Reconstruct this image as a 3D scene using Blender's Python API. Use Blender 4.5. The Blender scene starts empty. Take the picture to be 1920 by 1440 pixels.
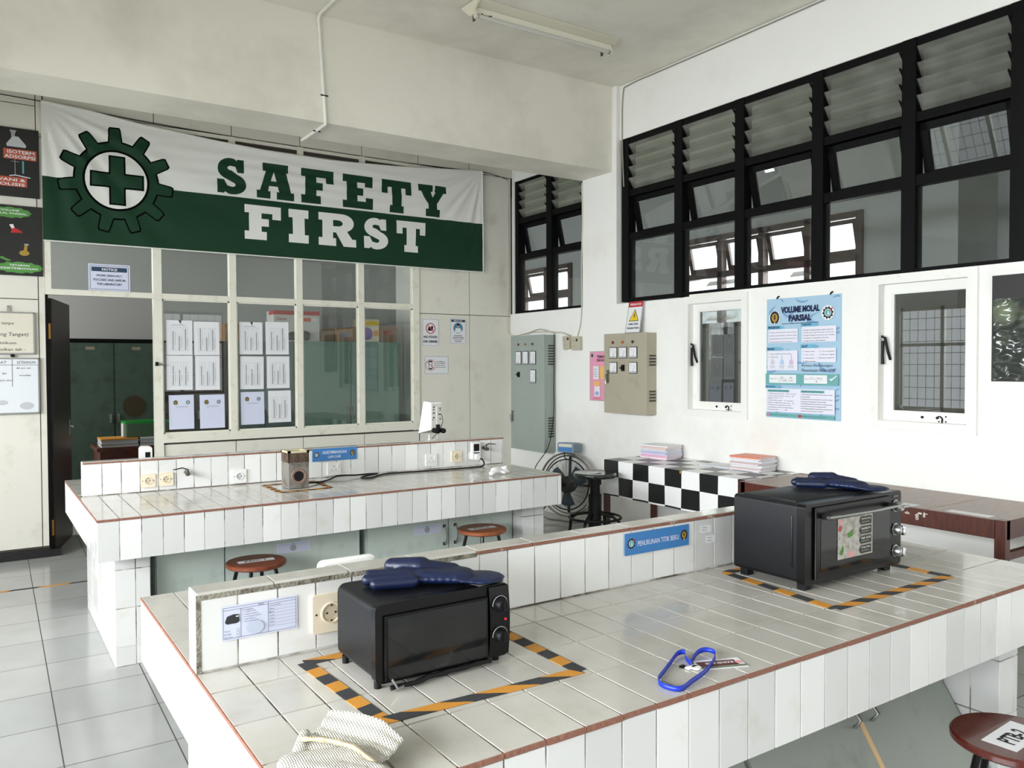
import bpy, bmesh, math, random
from mathutils import Vector, Matrix, geometry
random.seed(7)
scene = bpy.context.scene
PI = math.pi

# ------------------------------------------------------------------ camera
cd = bpy.data.cameras.new('camera'); cam = bpy.data.objects.new('camera', cd)
scene.collection.objects.link(cam); scene.camera = cam
cd.sensor_width = 36.0; cd.lens = 1506.56 / 1920 * 36.0
cd.clip_start = 0.05; cd.clip_end = 200
_a, _p, _r = 0.588837, 0.0243946, -0.0036522
_f = Vector((math.sin(_a) * math.cos(_p), math.cos(_a) * math.cos(_p), -math.sin(_p)))
_rt = Vector((math.cos(_a), -math.sin(_a), 0)); _up = _rt.cross(_f)
_r2 = math.cos(_r) * _rt + math.sin(_r) * _up; _u2 = -math.sin(_r) * _rt + math.cos(_r) * _up
cam.matrix_world = Matrix(((_r2.x, _u2.x, -_f.x, 0), (_r2.y, _u2.y, -_f.y, 0), (_r2.z, _u2.z, -_f.z, 1.6016), (0, 0, 0, 1)))

# ------------------------------------------------------------------ world, daylight, exposure
w = bpy.data.worlds.new('sky'); scene.world = w; w.use_nodes = True
bg = w.node_tree.nodes['Background']
bg.inputs[0].default_value = (0.90, 0.96, 1.0, 1); bg.inputs[1].default_value = 2.2
scene.view_settings.view_transform = 'Standard'; scene.view_settings.look = 'None'
scene.view_settings.exposure = 0.0; scene.view_settings.gamma = 1.0
scene.view_settings.use_curve_mapping = False
def daylight(name, loc, rot, sx, sy, power, col=(1, 0.985, 0.96), spread=PI):
    l = bpy.data.lights.new(name, 'AREA'); l.shape = 'RECTANGLE'; l.size = sx; l.size_y = sy
    l.energy = power; l.color = col; l.spread = spread
    o = bpy.data.objects.new(name, l); scene.collection.objects.link(o)
    o.location = loc; o.rotation_euler = rot
    return o
# skylight entering by the window bands (lamps stand outside them; the store-room one is an added fill)
daylight('daylight_left', (-4.2, 1.5, 2.5), (0, -PI / 2, 0), 1.6, 8.0, 1240, (0.93, 0.965, 1.0), 2.8)
daylight('daylight_front', (1.6, -4.25, 1.9), (PI / 2, 0, 0), 6.6, 1.9, 30, (1.0, 0.985, 0.95))
daylight('daylight_side_room', (9.0, 6.9, 2.75), (0, PI / 2, 0), 1.3, 3.0, 110)
daylight('daylight_side_room_end', (9.0, 11.9, 2.75), (0, PI / 2, 0), 1.3, 2.4, 60)
daylight('added_store_room_fill', (-2.3, 9.4, 2.3), (0, -PI / 2, 0), 1.0, 1.6, 130)  # invented fill lamp, put inside the store room to brighten it

# ------------------------------------------------------------------ colours and materials
def lin(c):
    c /= 255.0
    return c / 12.92 if c <= 0.04045 else ((c + 0.055) / 1.055) ** 2.4
def C(r, g, b): return (lin(r), lin(g), lin(b), 1.0)
MATS = {}
def mat(name, rgb, rough=0.5, metal=0.0, spot=None, spot_scale=6.0, spot_lo=0.55, spot_hi=0.75, bump=0.0, bump_scale=60.0,
        island=0.0, spec=0.5, stretch=None, emit=None, coat=0.0, alpha=None, objspace=True):
    """plain principled material; spot = second colour in noise blotches; island = tone change per separate tile"""
    if name in MATS: return MATS[name]
    m = bpy.data.materials.new(name); m.use_nodes = True; nt = m.node_tree; N = nt.nodes; L = nt.links
    b = N['Principled BSDF']; col = C(*rgb)
    b.inputs['Base Color'].default_value = col; b.inputs['Roughness'].default_value = rough
    b.inputs['Metallic'].default_value = metal; b.inputs['Specular IOR Level'].default_value = spec
    b.inputs['Coat Weight'].default_value = coat
    m.diffuse_color = col
    tc = N.new('ShaderNodeTexCoord'); mp = N.new('ShaderNodeMapping'); L.new(tc.outputs['Object'], mp.inputs[0])
    if stretch: mp.inputs['Scale'].default_value = stretch
    out = None
    if spot:
        n = N.new('ShaderNodeTexNoise'); n.inputs['Scale'].default_value = spot_scale; n.inputs['Detail'].default_value = 6
        n.inputs['Roughness'].default_value = 0.62
        L.new(mp.outputs[0], n.inputs['Vector'])
        r = N.new('ShaderNodeMapRange'); r.inputs[1].default_value = spot_lo; r.inputs[2].default_value = spot_hi
        L.new(n.outputs[0], r.inputs[0])
        mx = N.new('ShaderNodeMix'); mx.data_type = 'RGBA'; mx.inputs[6].default_value = col; mx.inputs[7].default_value = C(*spot)
        L.new(r.outputs[0], mx.inputs[0]); out = mx.outputs[2]
    if island:
        g = N.new('ShaderNodeNewGeometry'); r2 = N.new('ShaderNodeMapRange')
        r2.inputs[3].default_value = 1 - island; r2.inputs[4].default_value = 1 + island * 0.4
        L.new(g.outputs['Random Per Island'], r2.inputs[0])
        hs = N.new('ShaderNodeHueSaturation'); L.new(r2.outputs[0], hs.inputs['Value'])
        if out: L.new(out, hs.inputs['Color'])
        else: hs.inputs['Color'].default_value = col
        out = hs.outputs[0]
    if out: L.new(out, b.inputs['Base Color'])
    if bump:
        n2 = N.new('ShaderNodeTexNoise'); n2.inputs['Scale'].default_value = bump_scale; n2.inputs['Detail'].default_value = 3
        L.new(mp.outputs[0], n2.inputs['Vector'])
        bp = N.new('ShaderNodeBump'); bp.inputs['Strength'].default_value = bump; bp.inputs['Distance'].default_value = 0.01
        L.new(n2.outputs[0], bp.inputs['Height']); L.new(bp.outputs[0], b.inputs['Normal'])
    if emit:
        b.inputs['Emission Color'].default_value = C(*rgb); b.inputs['Emission Strength'].default_value = emit
    MATS[name] = m
    return m
def glass_mat(name, tint=(1, 1, 1), rough=0.02, base=0.04, dirt=0.0):
    if name in MATS: return MATS[name]
    m = bpy.data.materials.new(name); m.use_nodes = True; nt = m.node_tree; N = nt.nodes; L = nt.links
    N.remove(N['Principled BSDF']); o = N['Material Output']
    t = N.new('ShaderNodeBsdfTransparent'); t.inputs[0].default_value = (*tint, 1)
    g = N.new('ShaderNodeBsdfGlossy'); g.inputs['Roughness'].default_value = rough
    fr = N.new('ShaderNodeFresnel'); ge = N.new('ShaderNodeNewGeometry'); io = N.new('ShaderNodeMapRange')   # same reflectance for both faces of the pane
    io.inputs[3].default_value = 1.5; io.inputs[4].default_value = 1 / 1.5; L.new(ge.outputs['Backfacing'], io.inputs[0]); L.new(io.outputs[0], fr.inputs[0])
    mr = N.new('ShaderNodeMapRange'); mr.inputs[1].default_value = 0.0; mr.inputs[2].default_value = 1.0
    mr.inputs[3].default_value = base; mr.inputs[4].default_value = 1.0
    L.new(fr.outputs[0], mr.inputs[0])
    mx = N.new('ShaderNodeMixShader'); L.new(mr.outputs[0], mx.inputs[0]); L.new(t.outputs[0], mx.inputs[1]); L.new(g.outputs[0], mx.inputs[2])
    if dirt:
        d = N.new('ShaderNodeBsdfDiffuse'); d.inputs[0].default_value = C(190, 190, 182)
        n = N.new('ShaderNodeTexNoise'); n.inputs['Scale'].default_value = 5; n.inputs['Detail'].default_value = 8
        r = N.new('ShaderNodeMapRange'); r.inputs[1].default_value = 0.4; r.inputs[2].default_value = 0.8
        r.inputs[3].default_value = dirt * 0.4; r.inputs[4].default_value = dirt; L.new(n.outputs[0], r.inputs[0])
        tc = N.new('ShaderNodeTexCoord'); L.new(tc.outputs['Object'], n.inputs['Vector'])
        m2 = N.new('ShaderNodeMixShader'); L.new(r.outputs[0], m2.inputs[0]); L.new(mx.outputs[0], m2.inputs[1]); L.new(d.outputs[0], m2.inputs[2])
        L.new(m2.outputs[0], o.inputs[0])
    else: L.new(mx.outputs[0], o.inputs[0])
    MATS[name] = m
    return m

M_wall = mat('wall_paint', (243, 243, 239), 0.75, spot=(232, 230, 222), spot_scale=1.6, spot_lo=0.5, spot_hi=0.8, bump=0.12, bump_scale=9, spec=0.25)
M_ceil = mat('ceiling_paint', (236, 232, 220), 0.85, spot=(214, 210, 197), spot_scale=1.3, spot_lo=0.45, spot_hi=0.75, bump=0.15, bump_scale=7, spec=0.2)
M_panel = mat('painted_plywood', (228, 225, 214), 0.55, spot=(200, 194, 178), spot_scale=3.5, spot_lo=0.56, spot_hi=0.85, spec=0.35)
M_frame = mat('cream_frame_paint', (232, 230, 216), 0.45, spot=(205, 199, 178), spot_scale=9, spot_lo=0.55, spot_hi=0.8)
M_wframe = mat('white_frame_paint', (240, 240, 235), 0.45, spot=(222, 219, 206), spot_scale=9, spot_lo=0.6, spot_hi=0.85)
M_gap = mat('dark_joint', (72, 66, 58), 0.9)
M_black = mat('black_window_paint', (10, 10, 11), 0.5, spec=0.12)
M_soot = mat('black_skirting', (18, 18, 17), 0.6, spot=(60, 56, 50), spot_scale=20, spot_lo=0.6, spot_hi=0.8)
M_brownf = mat('maroon_frame_paint', (62, 34, 32), 0.5)
M_gray = mat('grey_room_wall', (176, 178, 178), 0.8)
M_glass = glass_mat('clear_glass', (0.93, 0.96, 0.95), 0.01, 0.0, 0.03)
M_glass_d = glass_mat('dark_sash_glass', (0.55, 0.58, 0.57), 0.01, 0.10, 0.03)
M_louv = glass_mat('louvre_glass', (0.62, 0.66, 0.60), 0.2, 0.10, 0.30)
M_white = mat('white_plastic', (238, 238, 234), 0.35)
M_paper = mat('paper_white', (232, 233, 236), 0.7)
M_paper2 = mat('paper_blue_white', (214, 219, 240), 0.6)
M_ink = mat('black_ink', (22, 22, 26), 0.7)
M_bink = mat('banner_black', (3, 3, 4), 0.8, spec=0.1)
M_navyink = mat('navy_ink', (22, 30, 72), 0.7)
M_grayink = mat('grey_print', (160, 162, 166), 0.7)
M_lgray = mat('light_print', (196, 198, 202), 0.7)
M_red = mat('red_print', (190, 40, 44), 0.6)
M_yel = mat('yellow_print', (236, 200, 40), 0.6)
M_blue = mat('blue_sign', (62, 124, 186), 0.5)
M_teal = mat('teal_print', (96, 172, 176), 0.6)
M_gold = mat('gold_print', (170, 140, 50), 0.6)
M_green = mat('banner_green', (12, 56, 33), 0.6, spec=0.3)
M_bwhite = mat('banner_white', (234, 234, 228), 0.7, spec=0.25)
M_blk = mat('gloss_black', (8, 8, 9), 0.25, spec=0.35)
M_mblk = mat('matt_black', (12, 12, 13), 0.5, spec=0.3)
M_steel = mat('steel', (170, 172, 172), 0.28, 0.9)
M_chrome = mat('chrome', (215, 216, 218), 0.15, 1.0)
M_beige = mat('beige_plastic', (232, 220, 196), 0.4)
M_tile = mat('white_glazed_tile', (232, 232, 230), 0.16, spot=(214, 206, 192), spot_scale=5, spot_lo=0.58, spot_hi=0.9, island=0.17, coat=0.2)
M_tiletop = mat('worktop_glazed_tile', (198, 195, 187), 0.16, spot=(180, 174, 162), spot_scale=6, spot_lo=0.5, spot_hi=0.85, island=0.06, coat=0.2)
M_grout = mat('grout', (120, 108, 98), 0.9, spot=(226, 222, 214), spot_scale=4, spot_lo=0.45, spot_hi=0.55)
M_clay = mat('bare_clay_edge', (142, 98, 82), 0.85, spot=(196, 182, 168), spot_scale=14, spot_lo=0.62, spot_hi=0.68, bump=0.5, bump_scale=70)
M_cab = mat('pale_green_laminate', (196, 208, 200), 0.4, spot=(168, 176, 166), spot_scale=7, spot_lo=0.55, spot_hi=0.85)
M_cab2 = mat('grey_green_laminate', (146, 152, 144), 0.4, spot=(116, 120, 110), spot_scale=6, spot_lo=0.55, spot_hi=0.8)
M_wood = mat('red_brown_wood', (128, 66, 42), 0.35, spot=(94, 44, 28), spot_scale=9, stretch=(1, 8, 1), spot_lo=0.4, spot_hi=0.7)
M_dwood = mat('dark_maroon_wood', (88, 36, 20), 0.35, spot=(56, 20, 13), spot_scale=8, stretch=(1, 6, 1), spot_lo=0.4, spot_hi=0.7, bump=0.1)
M_twood = mat('worn_table_wood', (158, 142, 132), 0.4, spot=(130, 112, 103), spot_scale=8, stretch=(1, 9, 1), spot_lo=0.35, spot_hi=0.75)
M_pine = mat('raw_pine', (222, 186, 138), 0.6)
M_orange = mat('hazard_orange', (206, 142, 50), 0.7, bump=0.3, bump_scale=400)
M_hblk = mat('hazard_black', (52, 53, 56), 0.8, bump=0.3, bump_scale=400)
M_tgreen = mat('grey_green_steel', (154, 165, 158), 0.42, spot=(178, 187, 180), spot_scale=5, spot_lo=0.62, spot_hi=0.8)
M_tbeige = mat('khaki_steel', (172, 165, 146), 0.42, spot=(156, 148, 128), spot_scale=5, spot_lo=0.5, spot_hi=0.8)
M_cupb = mat('dark_green_cupboard', (66, 88, 76), 0.45, spot=(40, 52, 46), spot_scale=6, spot_lo=0.5, spot_hi=0.8)
M_cupb2 = mat('slate_green_cupboard', (84, 106, 102), 0.35, spot=(66, 86, 84), spot_scale=3)
M_cupb3 = mat('sea_green_cupboard', (112, 146, 132), 0.35, spot=(96, 128, 116), spot_scale=3)
M_dark = mat('dark_brown_cupboard', (48, 34, 28), 0.5)
M_card = mat('cardboard', (150, 116, 78), 0.75)
M_navy = mat('navy_rubber', (9, 22, 54), 0.42, spot=(14, 34, 78), spot_scale=8, spot_lo=0.5, spot_hi=0.8, bump=0.05)

# ------------------------------------------------------------------ mesh builder
class MB:
    def __init__(s): s.v = []; s.f = []; s.m = []; s.mats = []; s.sm = []
    def mi(s, m):
        if m not in s.mats: s.mats.append(m)
        return s.mats.index(m)
    def add(s, vs, fs, m, smooth=False):
        o = len(s.v); i = s.mi(m); s.v += [tuple(v) for v in vs]
        for f in fs: s.f.append(tuple(o + k for k in f)); s.m.append(i); s.sm.append(smooth)
        return s
    def box(s, x0, x1, y0, y1, z0, z1, m, c=0.0):
        if x0 > x1: x0, x1 = x1, x0
        if y0 > y1: y0, y1 = y1, y0
        if z0 > z1: z0, z1 = z1, z0
        if c <= 0:
            vs = [(x, y, z) for z in (z0, z1) for y in (y0, y1) for x in (x0, x1)]
            return s.add(vs, [(0, 2, 3, 1), (4, 5, 7, 6), (0, 1, 5, 4), (2, 6, 7, 3), (0, 4, 6, 2), (1, 3, 7, 5)], m)
        b = bmesh.new(); bmesh.ops.create_cube(b, size=1)
        for v in b.verts: v.co = Vector(((x0 + x1) / 2 + v.co.x * (x1 - x0), (y0 + y1) / 2 + v.co.y * (y1 - y0), (z0 + z1) / 2 + v.co.z * (z1 - z0)))
        bmesh.ops.bevel(b, geom=list(b.edges), offset=c, segments=2, profile=0.5, affect='EDGES')
        return s.bm(b, m, False)
    def bm(s, b, m, smooth=False):
        b.verts.ensure_lookup_table(); b.verts.index_update()
        s.add([v.co[:] for v in b.verts], [[v.index for v in f.verts] for f in b.faces], m, smooth); b.free(); return s
    def prism(s, pts, axis, a, b_, m, smooth=False):
        """extrude a 2D polygon along axis ('x': pts=(y,z); 'y': (x,z); 'z': (x,y))"""
        def P(p, t): return {'x': (t, p[0], p[1]), 'y': (p[0], t, p[1]), 'z': (p[0], p[1], t)}[axis]
        n = len(pts); vs = [P(p, a) for p in pts] + [P(p, b_) for p in pts]
        fs = [tuple(range(n)), tuple(range(2 * n - 1, n - 1, -1))]
        s.add(vs, fs, m); o = [(i, (i + 1) % n, n + (i + 1) % n, n + i) for i in range(n)]
        return s.add(vs, o, m, smooth)
    def lathe(s, prof, m, c=(0, 0, 0), axis='z', n=24, smooth=True):
        vs = []; fs = []
        for r, h in prof:
            for k in range(n):
                t = 2 * PI * k / n; a, b_ = r * math.cos(t), r * math.sin(t)
                p = {'z': (a, b_, h), 'x': (h, a, b_), 'y': (a, h, b_)}[axis]
                vs.append((p[0] + c[0], p[1] + c[1], p[2] + c[2]))
        for i in range(len(prof) - 1):
            for k in range(n):
                k2 = (k + 1) % n; fs.append((i * n + k, i * n + k2, (i + 1) * n + k2, (i + 1) * n + k))
        s.add(vs, fs, m, smooth)
        if prof[0][0] > 1e-6: s.add(vs[:n], [tuple(range(n - 1, -1, -1))], m)
        if prof[-1][0] > 1e-6: s.add(vs[-n:], [tuple(range(n))], m)
        return s
    def cyl(s, c, r, h0, h1, m, axis='z', n=24, ch=0.0):
        pr = [(r, h0), (r, h1)] if not ch else [(r - ch, h0), (r, h0 + ch), (r, h1 - ch), (r - ch, h1)]
        return s.lathe(pr, m, c, axis, n, smooth=n > 8)
    def tube(s, pts, r, m, n=8, closed=False, flat=None):
        pts = [Vector(p) for p in pts]; k = len(pts); vs = []; fs = []; prev = None
        for i, p in enumerate(pts):
            if closed: t = (pts[(i + 1) % k] - pts[i - 1]).normalized()
            else: t = (pts[min(i + 1, k - 1)] - pts[max(i - 1, 0)]).normalized()
            if prev is None:
                u = t.cross(Vector((0, 0, 1)))
                if u.length < 0.1: u = t.cross(Vector((0, 1, 0)))
            else: u = prev - t * prev.dot(t)
            u.normalize(); prev = u; w_ = t.cross(u)
            rr = r[i] if isinstance(r, (list, tuple)) else r
            for j in range(n):
                a = 2 * PI * j / n
                vs.append(p + (u * math.cos(a) * rr + w_ * math.sin(a) * rr * (flat or 1)))
        for i in range(k if closed else k - 1):
            i2 = (i + 1) % k
            for j in range(n):
                j2 = (j + 1) % n; fs.append((i * n + j, i * n + j2, i2 * n + j2, i2 * n + j))
        if not closed: fs += [tuple(range(n - 1, -1, -1)), tuple((k - 1) * n + j for j in range(n))]
        return s.add(vs, fs, m, True)
    def grid(s, fn, nu, nv, m, smooth=True):
        vs = [fn(i / nu, j / nv) for j in range(nv + 1) for i in range(nu + 1)]; W = nu + 1
        return s.add(vs, [(j * W + i, j * W + i + 1, (j + 1) * W + i + 1, (j + 1) * W + i) for j in range(nv) for i in range(nu)], m, smooth)
    def xf(s, M):
        s.v = [tuple(M @ Vector(v)) for v in s.v]; return s
    def build(s, name, parent=None, mx=None, **tags):
        me = bpy.data.meshes.new(name); me.from_pydata(s.v, [], s.f)
        for m in s.mats: me.materials.append(m)
        me.polygons.foreach_set('material_index', s.m); me.polygons.foreach_set('use_smooth', s.sm); me.update()
        if any(s.sm): me.set_sharp_from_angle(angle=math.radians(42))
        o = bpy.data.objects.new(name, me); scene.collection.objects.link(o)
        if parent is not None: o.parent = parent
        if mx is not None: o.matrix_world = mx
        for k, v in tags.items():
            if v: o[k] = v
        return o
def empty(name, loc, label, category, group=None, rz=0.0, mx=None):
    o = bpy.data.objects.new(name, None); scene.collection.objects.link(o); o.empty_display_size = 0.1
    if mx is not None: o.matrix_world = mx
    else: o.location = loc; o.rotation_euler = (0, 0, rz)
    o['label'] = label; o['category'] = category
    if group: o['group'] = group
    return o
def struct(name): return dict(kind='structure')
def copy_tree(o, parent=None):
    c = o.copy(); scene.collection.objects.link(c)
    if parent is not None: c.parent = parent
    for ch in list(o.children): copy_tree(ch, c)
    return c
def retag(o, label, group=None):
    o['label'] = label
    if group: o['group'] = group
def F(origin, right, up):
    """frame matrix of a flat thing: local x = right, local y = up, local z = out of its face"""
    r = Vector(right).normalized(); u = Vector(up).normalized(); n = r.cross(u).normalized(); u = n.cross(r)
    return Matrix(((r.x, u.x, n.x, origin[0]), (r.y, u.y, n.y, origin[1]), (r.z, u.z, n.z, origin[2]), (0, 0, 0, 1)))
BACK = ((1, 0, 0), (0, 0, 1)); RIGHT = ((0, -1, 0), (0, 0, 1)); TOP = ((1, 0, 0), (0, 1, 0))

_txt = {}
def text_geo(s, bold=0.0):
    key = (s, bold)
    if key not in _txt:
        cu = bpy.data.curves.new('t', 'FONT'); cu.body = s; cu.size = 1; cu.resolution_u = 2; cu.offset = bold; cu.align_x = 'LEFT'
        ob = bpy.data.objects.new('t', cu); scene.collection.objects.link(ob)
        dg = bpy.context.evaluated_depsgraph_get(); me = ob.evaluated_get(dg).to_mesh()
        vs = [v.co[:2] for v in me.vertices]; fs = [tuple(p.vertices) for p in me.polygons]
        ob.evaluated_get(dg).to_mesh_clear(); bpy.data.objects.remove(ob); bpy.data.curves.remove(cu)
        _txt[key] = (vs, fs)
    return _txt[key]
class Sheet:
    """a printed sheet or board: body mesh plus raised-by-a-hair printed parts"""
    def __init__(s, name, origin, axes, wd, ht, m, label, cat, thick=0.003, group=None, rot=0.0, mx=None):
        s.w, s.h, s.t = wd, ht, thick
        M = mx if mx is not None else F(origin, *axes)
        if rot: M = M @ Matrix.Rotation(rot, 4, 'Z')
        b = MB().box(0, wd, 0, ht, 0, thick, m)
        s.o = b.build(name, mx=M, label=label, category=cat, group=group); s.parts = {}; s.k = 0
    def part(s, name):
        if name in ('tab', 'text_box', 'label_box') and name in s.parts: s.retire(name)     # every box or tab is a part of its own
        if name not in s.parts: s.parts[name] = MB()
        return s.parts[name]
    def retire(s, name):
        if name in s.parts: s.parts.pop(name).build(name, parent=s.o)
    def z(s): s.k += 1; return s.t + 0.0004 + 0.00012 * s.k
    def rect(s, x, y, w_, h, m, p='print'):
        z = s.z(); s.part(p).add([(x, y, z), (x + w_, y, z), (x + w_, y + h, z), (x, y + h, z)], [(0, 1, 2, 3)], m); return s
    def poly(s, pts, m, p='print', zz=None):
        z = zz or s.z(); s.part(p).add([(a, b, z) for a, b in pts], [tuple(range(len(pts)))], m); return s
    def disc(s, x, y, r, m, p='print', n=24, ry=None):
        return s.poly([(x + r * math.cos(2 * PI * k / n), y + (ry or r) * math.sin(2 * PI * k / n)) for k in range(n)], m, p)
    def ring(s, x, y, r0, r1, m, p='print', n=32, a0=0, a1=2 * PI):
        z = s.z(); vs = []
        for k in range(n + 1):
            t = a0 + (a1 - a0) * k / n
            vs += [(x + r0 * math.cos(t), y + r0 * math.sin(t), z), (x + r1 * math.cos(t), y + r1 * math.sin(t), z)]
        s.part(p).add(vs, [(2 * k, 2 * k + 1, 2 * k + 3, 2 * k + 2) for k in range(n)], m); return s
    def frame(s, x, y, w_, h, t, m, p='border'):
        for a in ((x, y, w_, t), (x, y + h - t, w_, t), (x, y, t, h), (x + w_ - t, y, t, h)): s.rect(*a, m, p)
        return s
    def line(s, x0, y0, x1, y1, t, m, p='print'):
        d = Vector((x1 - x0, y1 - y0)).normalized(); n = Vector((-d.y, d.x)) * t / 2
        return s.poly([(x0 - n.x, y0 - n.y), (x1 - n.x, y1 - n.y), (x1 + n.x, y1 + n.y), (x0 + n.x, y0 + n.y)], m, p)
    def text(s, t, x, y, w_, h, m, bold=0.0, p='lettering', slant=0.0, rot=0.0):
        vs, fs = text_geo(t, bold)
        if not vs: return s
        x0 = min(v[0] for v in vs); x1 = max(v[0] for v in vs); y0 = min(v[1] for v in vs); y1 = max(v[1] for v in vs); z = s.z()
        out = []
        for v in vs:
            a = (v[0] - x0) / (x1 - x0) * w_; b = (v[1] - y0) / (y1 - y0) * h; a += slant * b
            if rot: a, b = a * math.cos(rot) - b * math.sin(rot), a * math.sin(rot) + b * math.cos(rot)
            out.append((x + a, y + b, z))
        s.part(p).add(out, fs, m); return s
    def gear_emblem(s, x, y, r):
        s.retire('emblem')
        pts = []
        for k in range(40):
            rr = r if k % 4 < 2 else r * 0.82; t = 2 * PI * k / 40; pts.append((x + rr * math.cos(t), y + rr * math.sin(t)))
        s.poly(pts, M_ink, 'emblem'); s.disc(x, y, r * 0.62, M_white, 'emblem'); s.disc(x, y, r * 0.54, M_teal, 'emblem')
        s.poly([(x - r * .12, y - r * .3), (x + r * .3, y - r * .3), (x + r * .08, y + r * .38)], M_paper2, 'emblem')
        s.poly([(x + r * .2, y - r * .1), (x + r * .9, y + r * .75), (x + r * .7, y + r * .85)], M_red, 'emblem')
    def crest_emblem(s, x, y, r):
        s.retire('emblem')
        s.disc(x, y, r * 0.86, M_ink, 'emblem', ry=r); s.disc(x, y, r * 0.56, M_gold, 'emblem', ry=r * 0.66)
        s.poly([(x - r * .22, y + r * .1), (x + r * .22, y + r * .1), (x, y - r * .45)], M_ink, 'emblem')
        s.disc(x, y + r * .28, r * .16, M_ink, 'emblem'); s.rect(x - r * .14, y - r * .95, r * .28, r * .2, M_white, 'emblem')
    def done(s):
        for n, b in s.parts.items(): b.build(n, parent=s.o)
        return s.o

# ================================================================== THE ROOM
ZC = 4.27; XR = 5.157; XU = 5.203; YB = 7.754
def floor_material():
    m = bpy.data.materials.new('floor_tiles'); m.use_nodes = True; nt = m.node_tree; N = nt.nodes; L = nt.links
    b = N['Principled BSDF']; tc = N.new('ShaderNodeTexCoord'); mp = N.new('ShaderNodeMapping'); mp.vector_type = 'TEXTURE'
    mp.inputs['Location'].default_value = (0.27, 3.64, 0); mp.inputs['Rotation'].default_value = (0, 0, -0.0166)
    L.new(tc.outputs['Object'], mp.inputs[0])
    br = N.new('ShaderNodeTexBrick'); br.offset = 0; br.squash = 1
    br.inputs['Scale'].default_value = 1; br.inputs['Brick Width'].default_value = 0.42; br.inputs['Row Height'].default_value = 0.4386
    br.inputs['Mortar Size'].default_value = 0.0028; br.inputs['Mortar Smooth'].default_value = 0.1
    br.inputs['Color1'].default_value = C(172, 173, 171); br.inputs['Color2'].default_value = C(180, 180, 177); br.inputs['Mortar'].default_value = C(74, 70, 66)
    L.new(mp.outputs[0], br.inputs['Vector'])
    n = N.new('ShaderNodeTexNoise'); n.inputs['Scale'].default_value = 2.3; n.inputs['Detail'].default_value = 5; L.new(mp.outputs[0], n.inputs['Vector'])
    r = N.new('ShaderNodeMapRange'); r.inputs[1].default_value = 0.35; r.inputs[2].default_value = 0.75; r.inputs[3].default_value = 1.0; r.inputs[4].default_value = 0.86
    L.new(n.outputs[0], r.inputs[0]); h = N.new('ShaderNodeHueSaturation'); L.new(r.outputs[0], h.inputs['Value']); L.new(br.outputs['Color'], h.inputs['Color'])
    L.new(h.outputs[0], b.inputs['Base Color'])
    r2 = N.new('ShaderNodeMapRange'); r2.inputs[1].default_value = 0; r2.inputs[2].default_value = 1; r2.inputs[3].default_value = 0.16; r2.inputs[4].default_value = 0.9
    L.new(br.outputs['Fac'], r2.inputs[0]); L.new(r2.outputs[0], b.inputs['Roughness'])
    return m
MB().box(-2.6, 8.8, -4.2, 13.2, -0.1, 0, floor_material()).build('floor', kind='structure')
MB().box(-2.6, 8.8, -4.2, 13.2, ZC, ZC + 0.15, M_ceil).build('ceiling', kind='structure')
# deep concrete beam across the room
MB().box(-2.6, XR + 0.05, 5.96, 6.43, 3.461, ZC, M_ceil).build('trim_1', kind='structure')
# right wall: lower wall flush with the pilaster, upper wall set back, openings left for the windows
wr = MB()
def wbox(y0, y1, z0, z1, x0=XR): wr.box(x0, 5.32, y0, y1, z0, z1, M_wall)
wbox(-4.2, 2.585, 0, 2.2); wbox(3.184, 4.36, 0, 2.2); wbox(4.95, 7.75, 0, 2.18)
wbox(2.585, 3.184, 0, 1.208); wbox(2.585, 3.184, 2.14, 2.2)
wbox(4.36, 4.95, 0, 1.205); wbox(4.36, 4.95, 2.12, 2.2)
wbox(5.90, 6.42, 2.18, ZC)                                    # pilaster
wbox(-4.2, 5.90, 3.755, ZC, XU); wbox(-4.2, 1.60, 2.2, 3.755, XU)
wbox(6.42, 7.75, 3.70, ZC, XU); wbox(7.72, 11.0, 0, ZC, 5.19)
wr.build('wall_right', kind='structure')
# walls behind and left of the camera, with their window bands
wl = MB()
wl.box(-2.6, -2.45, -4.2, 11.0, 0, 0.82, M_wall); wl.box(-2.6, -2.45, -4.2, 11.0, 2.52, ZC, M_wall)
for a, b in ((-4.2, -2.1), (7.6, 8.6), (10.2, 11.0)): wl.box(-2.6, -2.45, a, b, 0.82, 2.52, M_wall)
wl.build('wall_left', kind='structure')
wf = MB(); wf.box(-2.45, 8.8, -4.2, -4.05, 0, 0.95, M_wall); wf.box(-2.45, 8.8, -4.2, -4.05, 2.85, ZC, M_wall)
wf.box(-2.45, -1.6, -4.2, -4.05, 0.95, 2.85, M_wall); wf.box(4.9, 8.8, -4.2, -4.05, 0.95, 2.85, M_wall)
wf.build('wall_front', kind='structure')
def bar_window(name, horizontal, fixed, a0, a1, z0, z1, n, m):
    """window band with mullions, a transom and thin security bars (seen only as reflections)"""
    b = MB()
    def seg(p, q, c, d, t=0.03):
        if horizontal == 'y': b.box(fixed - t, fixed + t, p, q, c, d, m)
        else: b.box(p, q, fixed - t, fixed + t, c, d, m)
    seg(a0, a1, z0, z0 + .06); seg(a0, a1, z1 - .06, z1); seg(a0, a1, z0 + (z1 - z0) * .62, z0 + (z1 - z0) * .62 + .05)
    for k in range(n + 1):
        x = a0 + (a1 - a0) * k / n; seg(x - .03, x + .03, z0, z1)
        if k < n:
            for j in range(1, 5): xx = x + (a1 - a0) / n * j / 5; seg(xx - .005, xx + .005, z0, z1, .005)
    for j in range(1, 9): zz = z0 + (z1 - z0) * j / 9; seg(a0, a1, zz - .005, zz + .005, .005)
    return b.build(name, kind='structure')
bar_window('window_8', 'y', -2.52, -2.1, 7.6, 0.82, 2.52, 14, M_frame)
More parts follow.
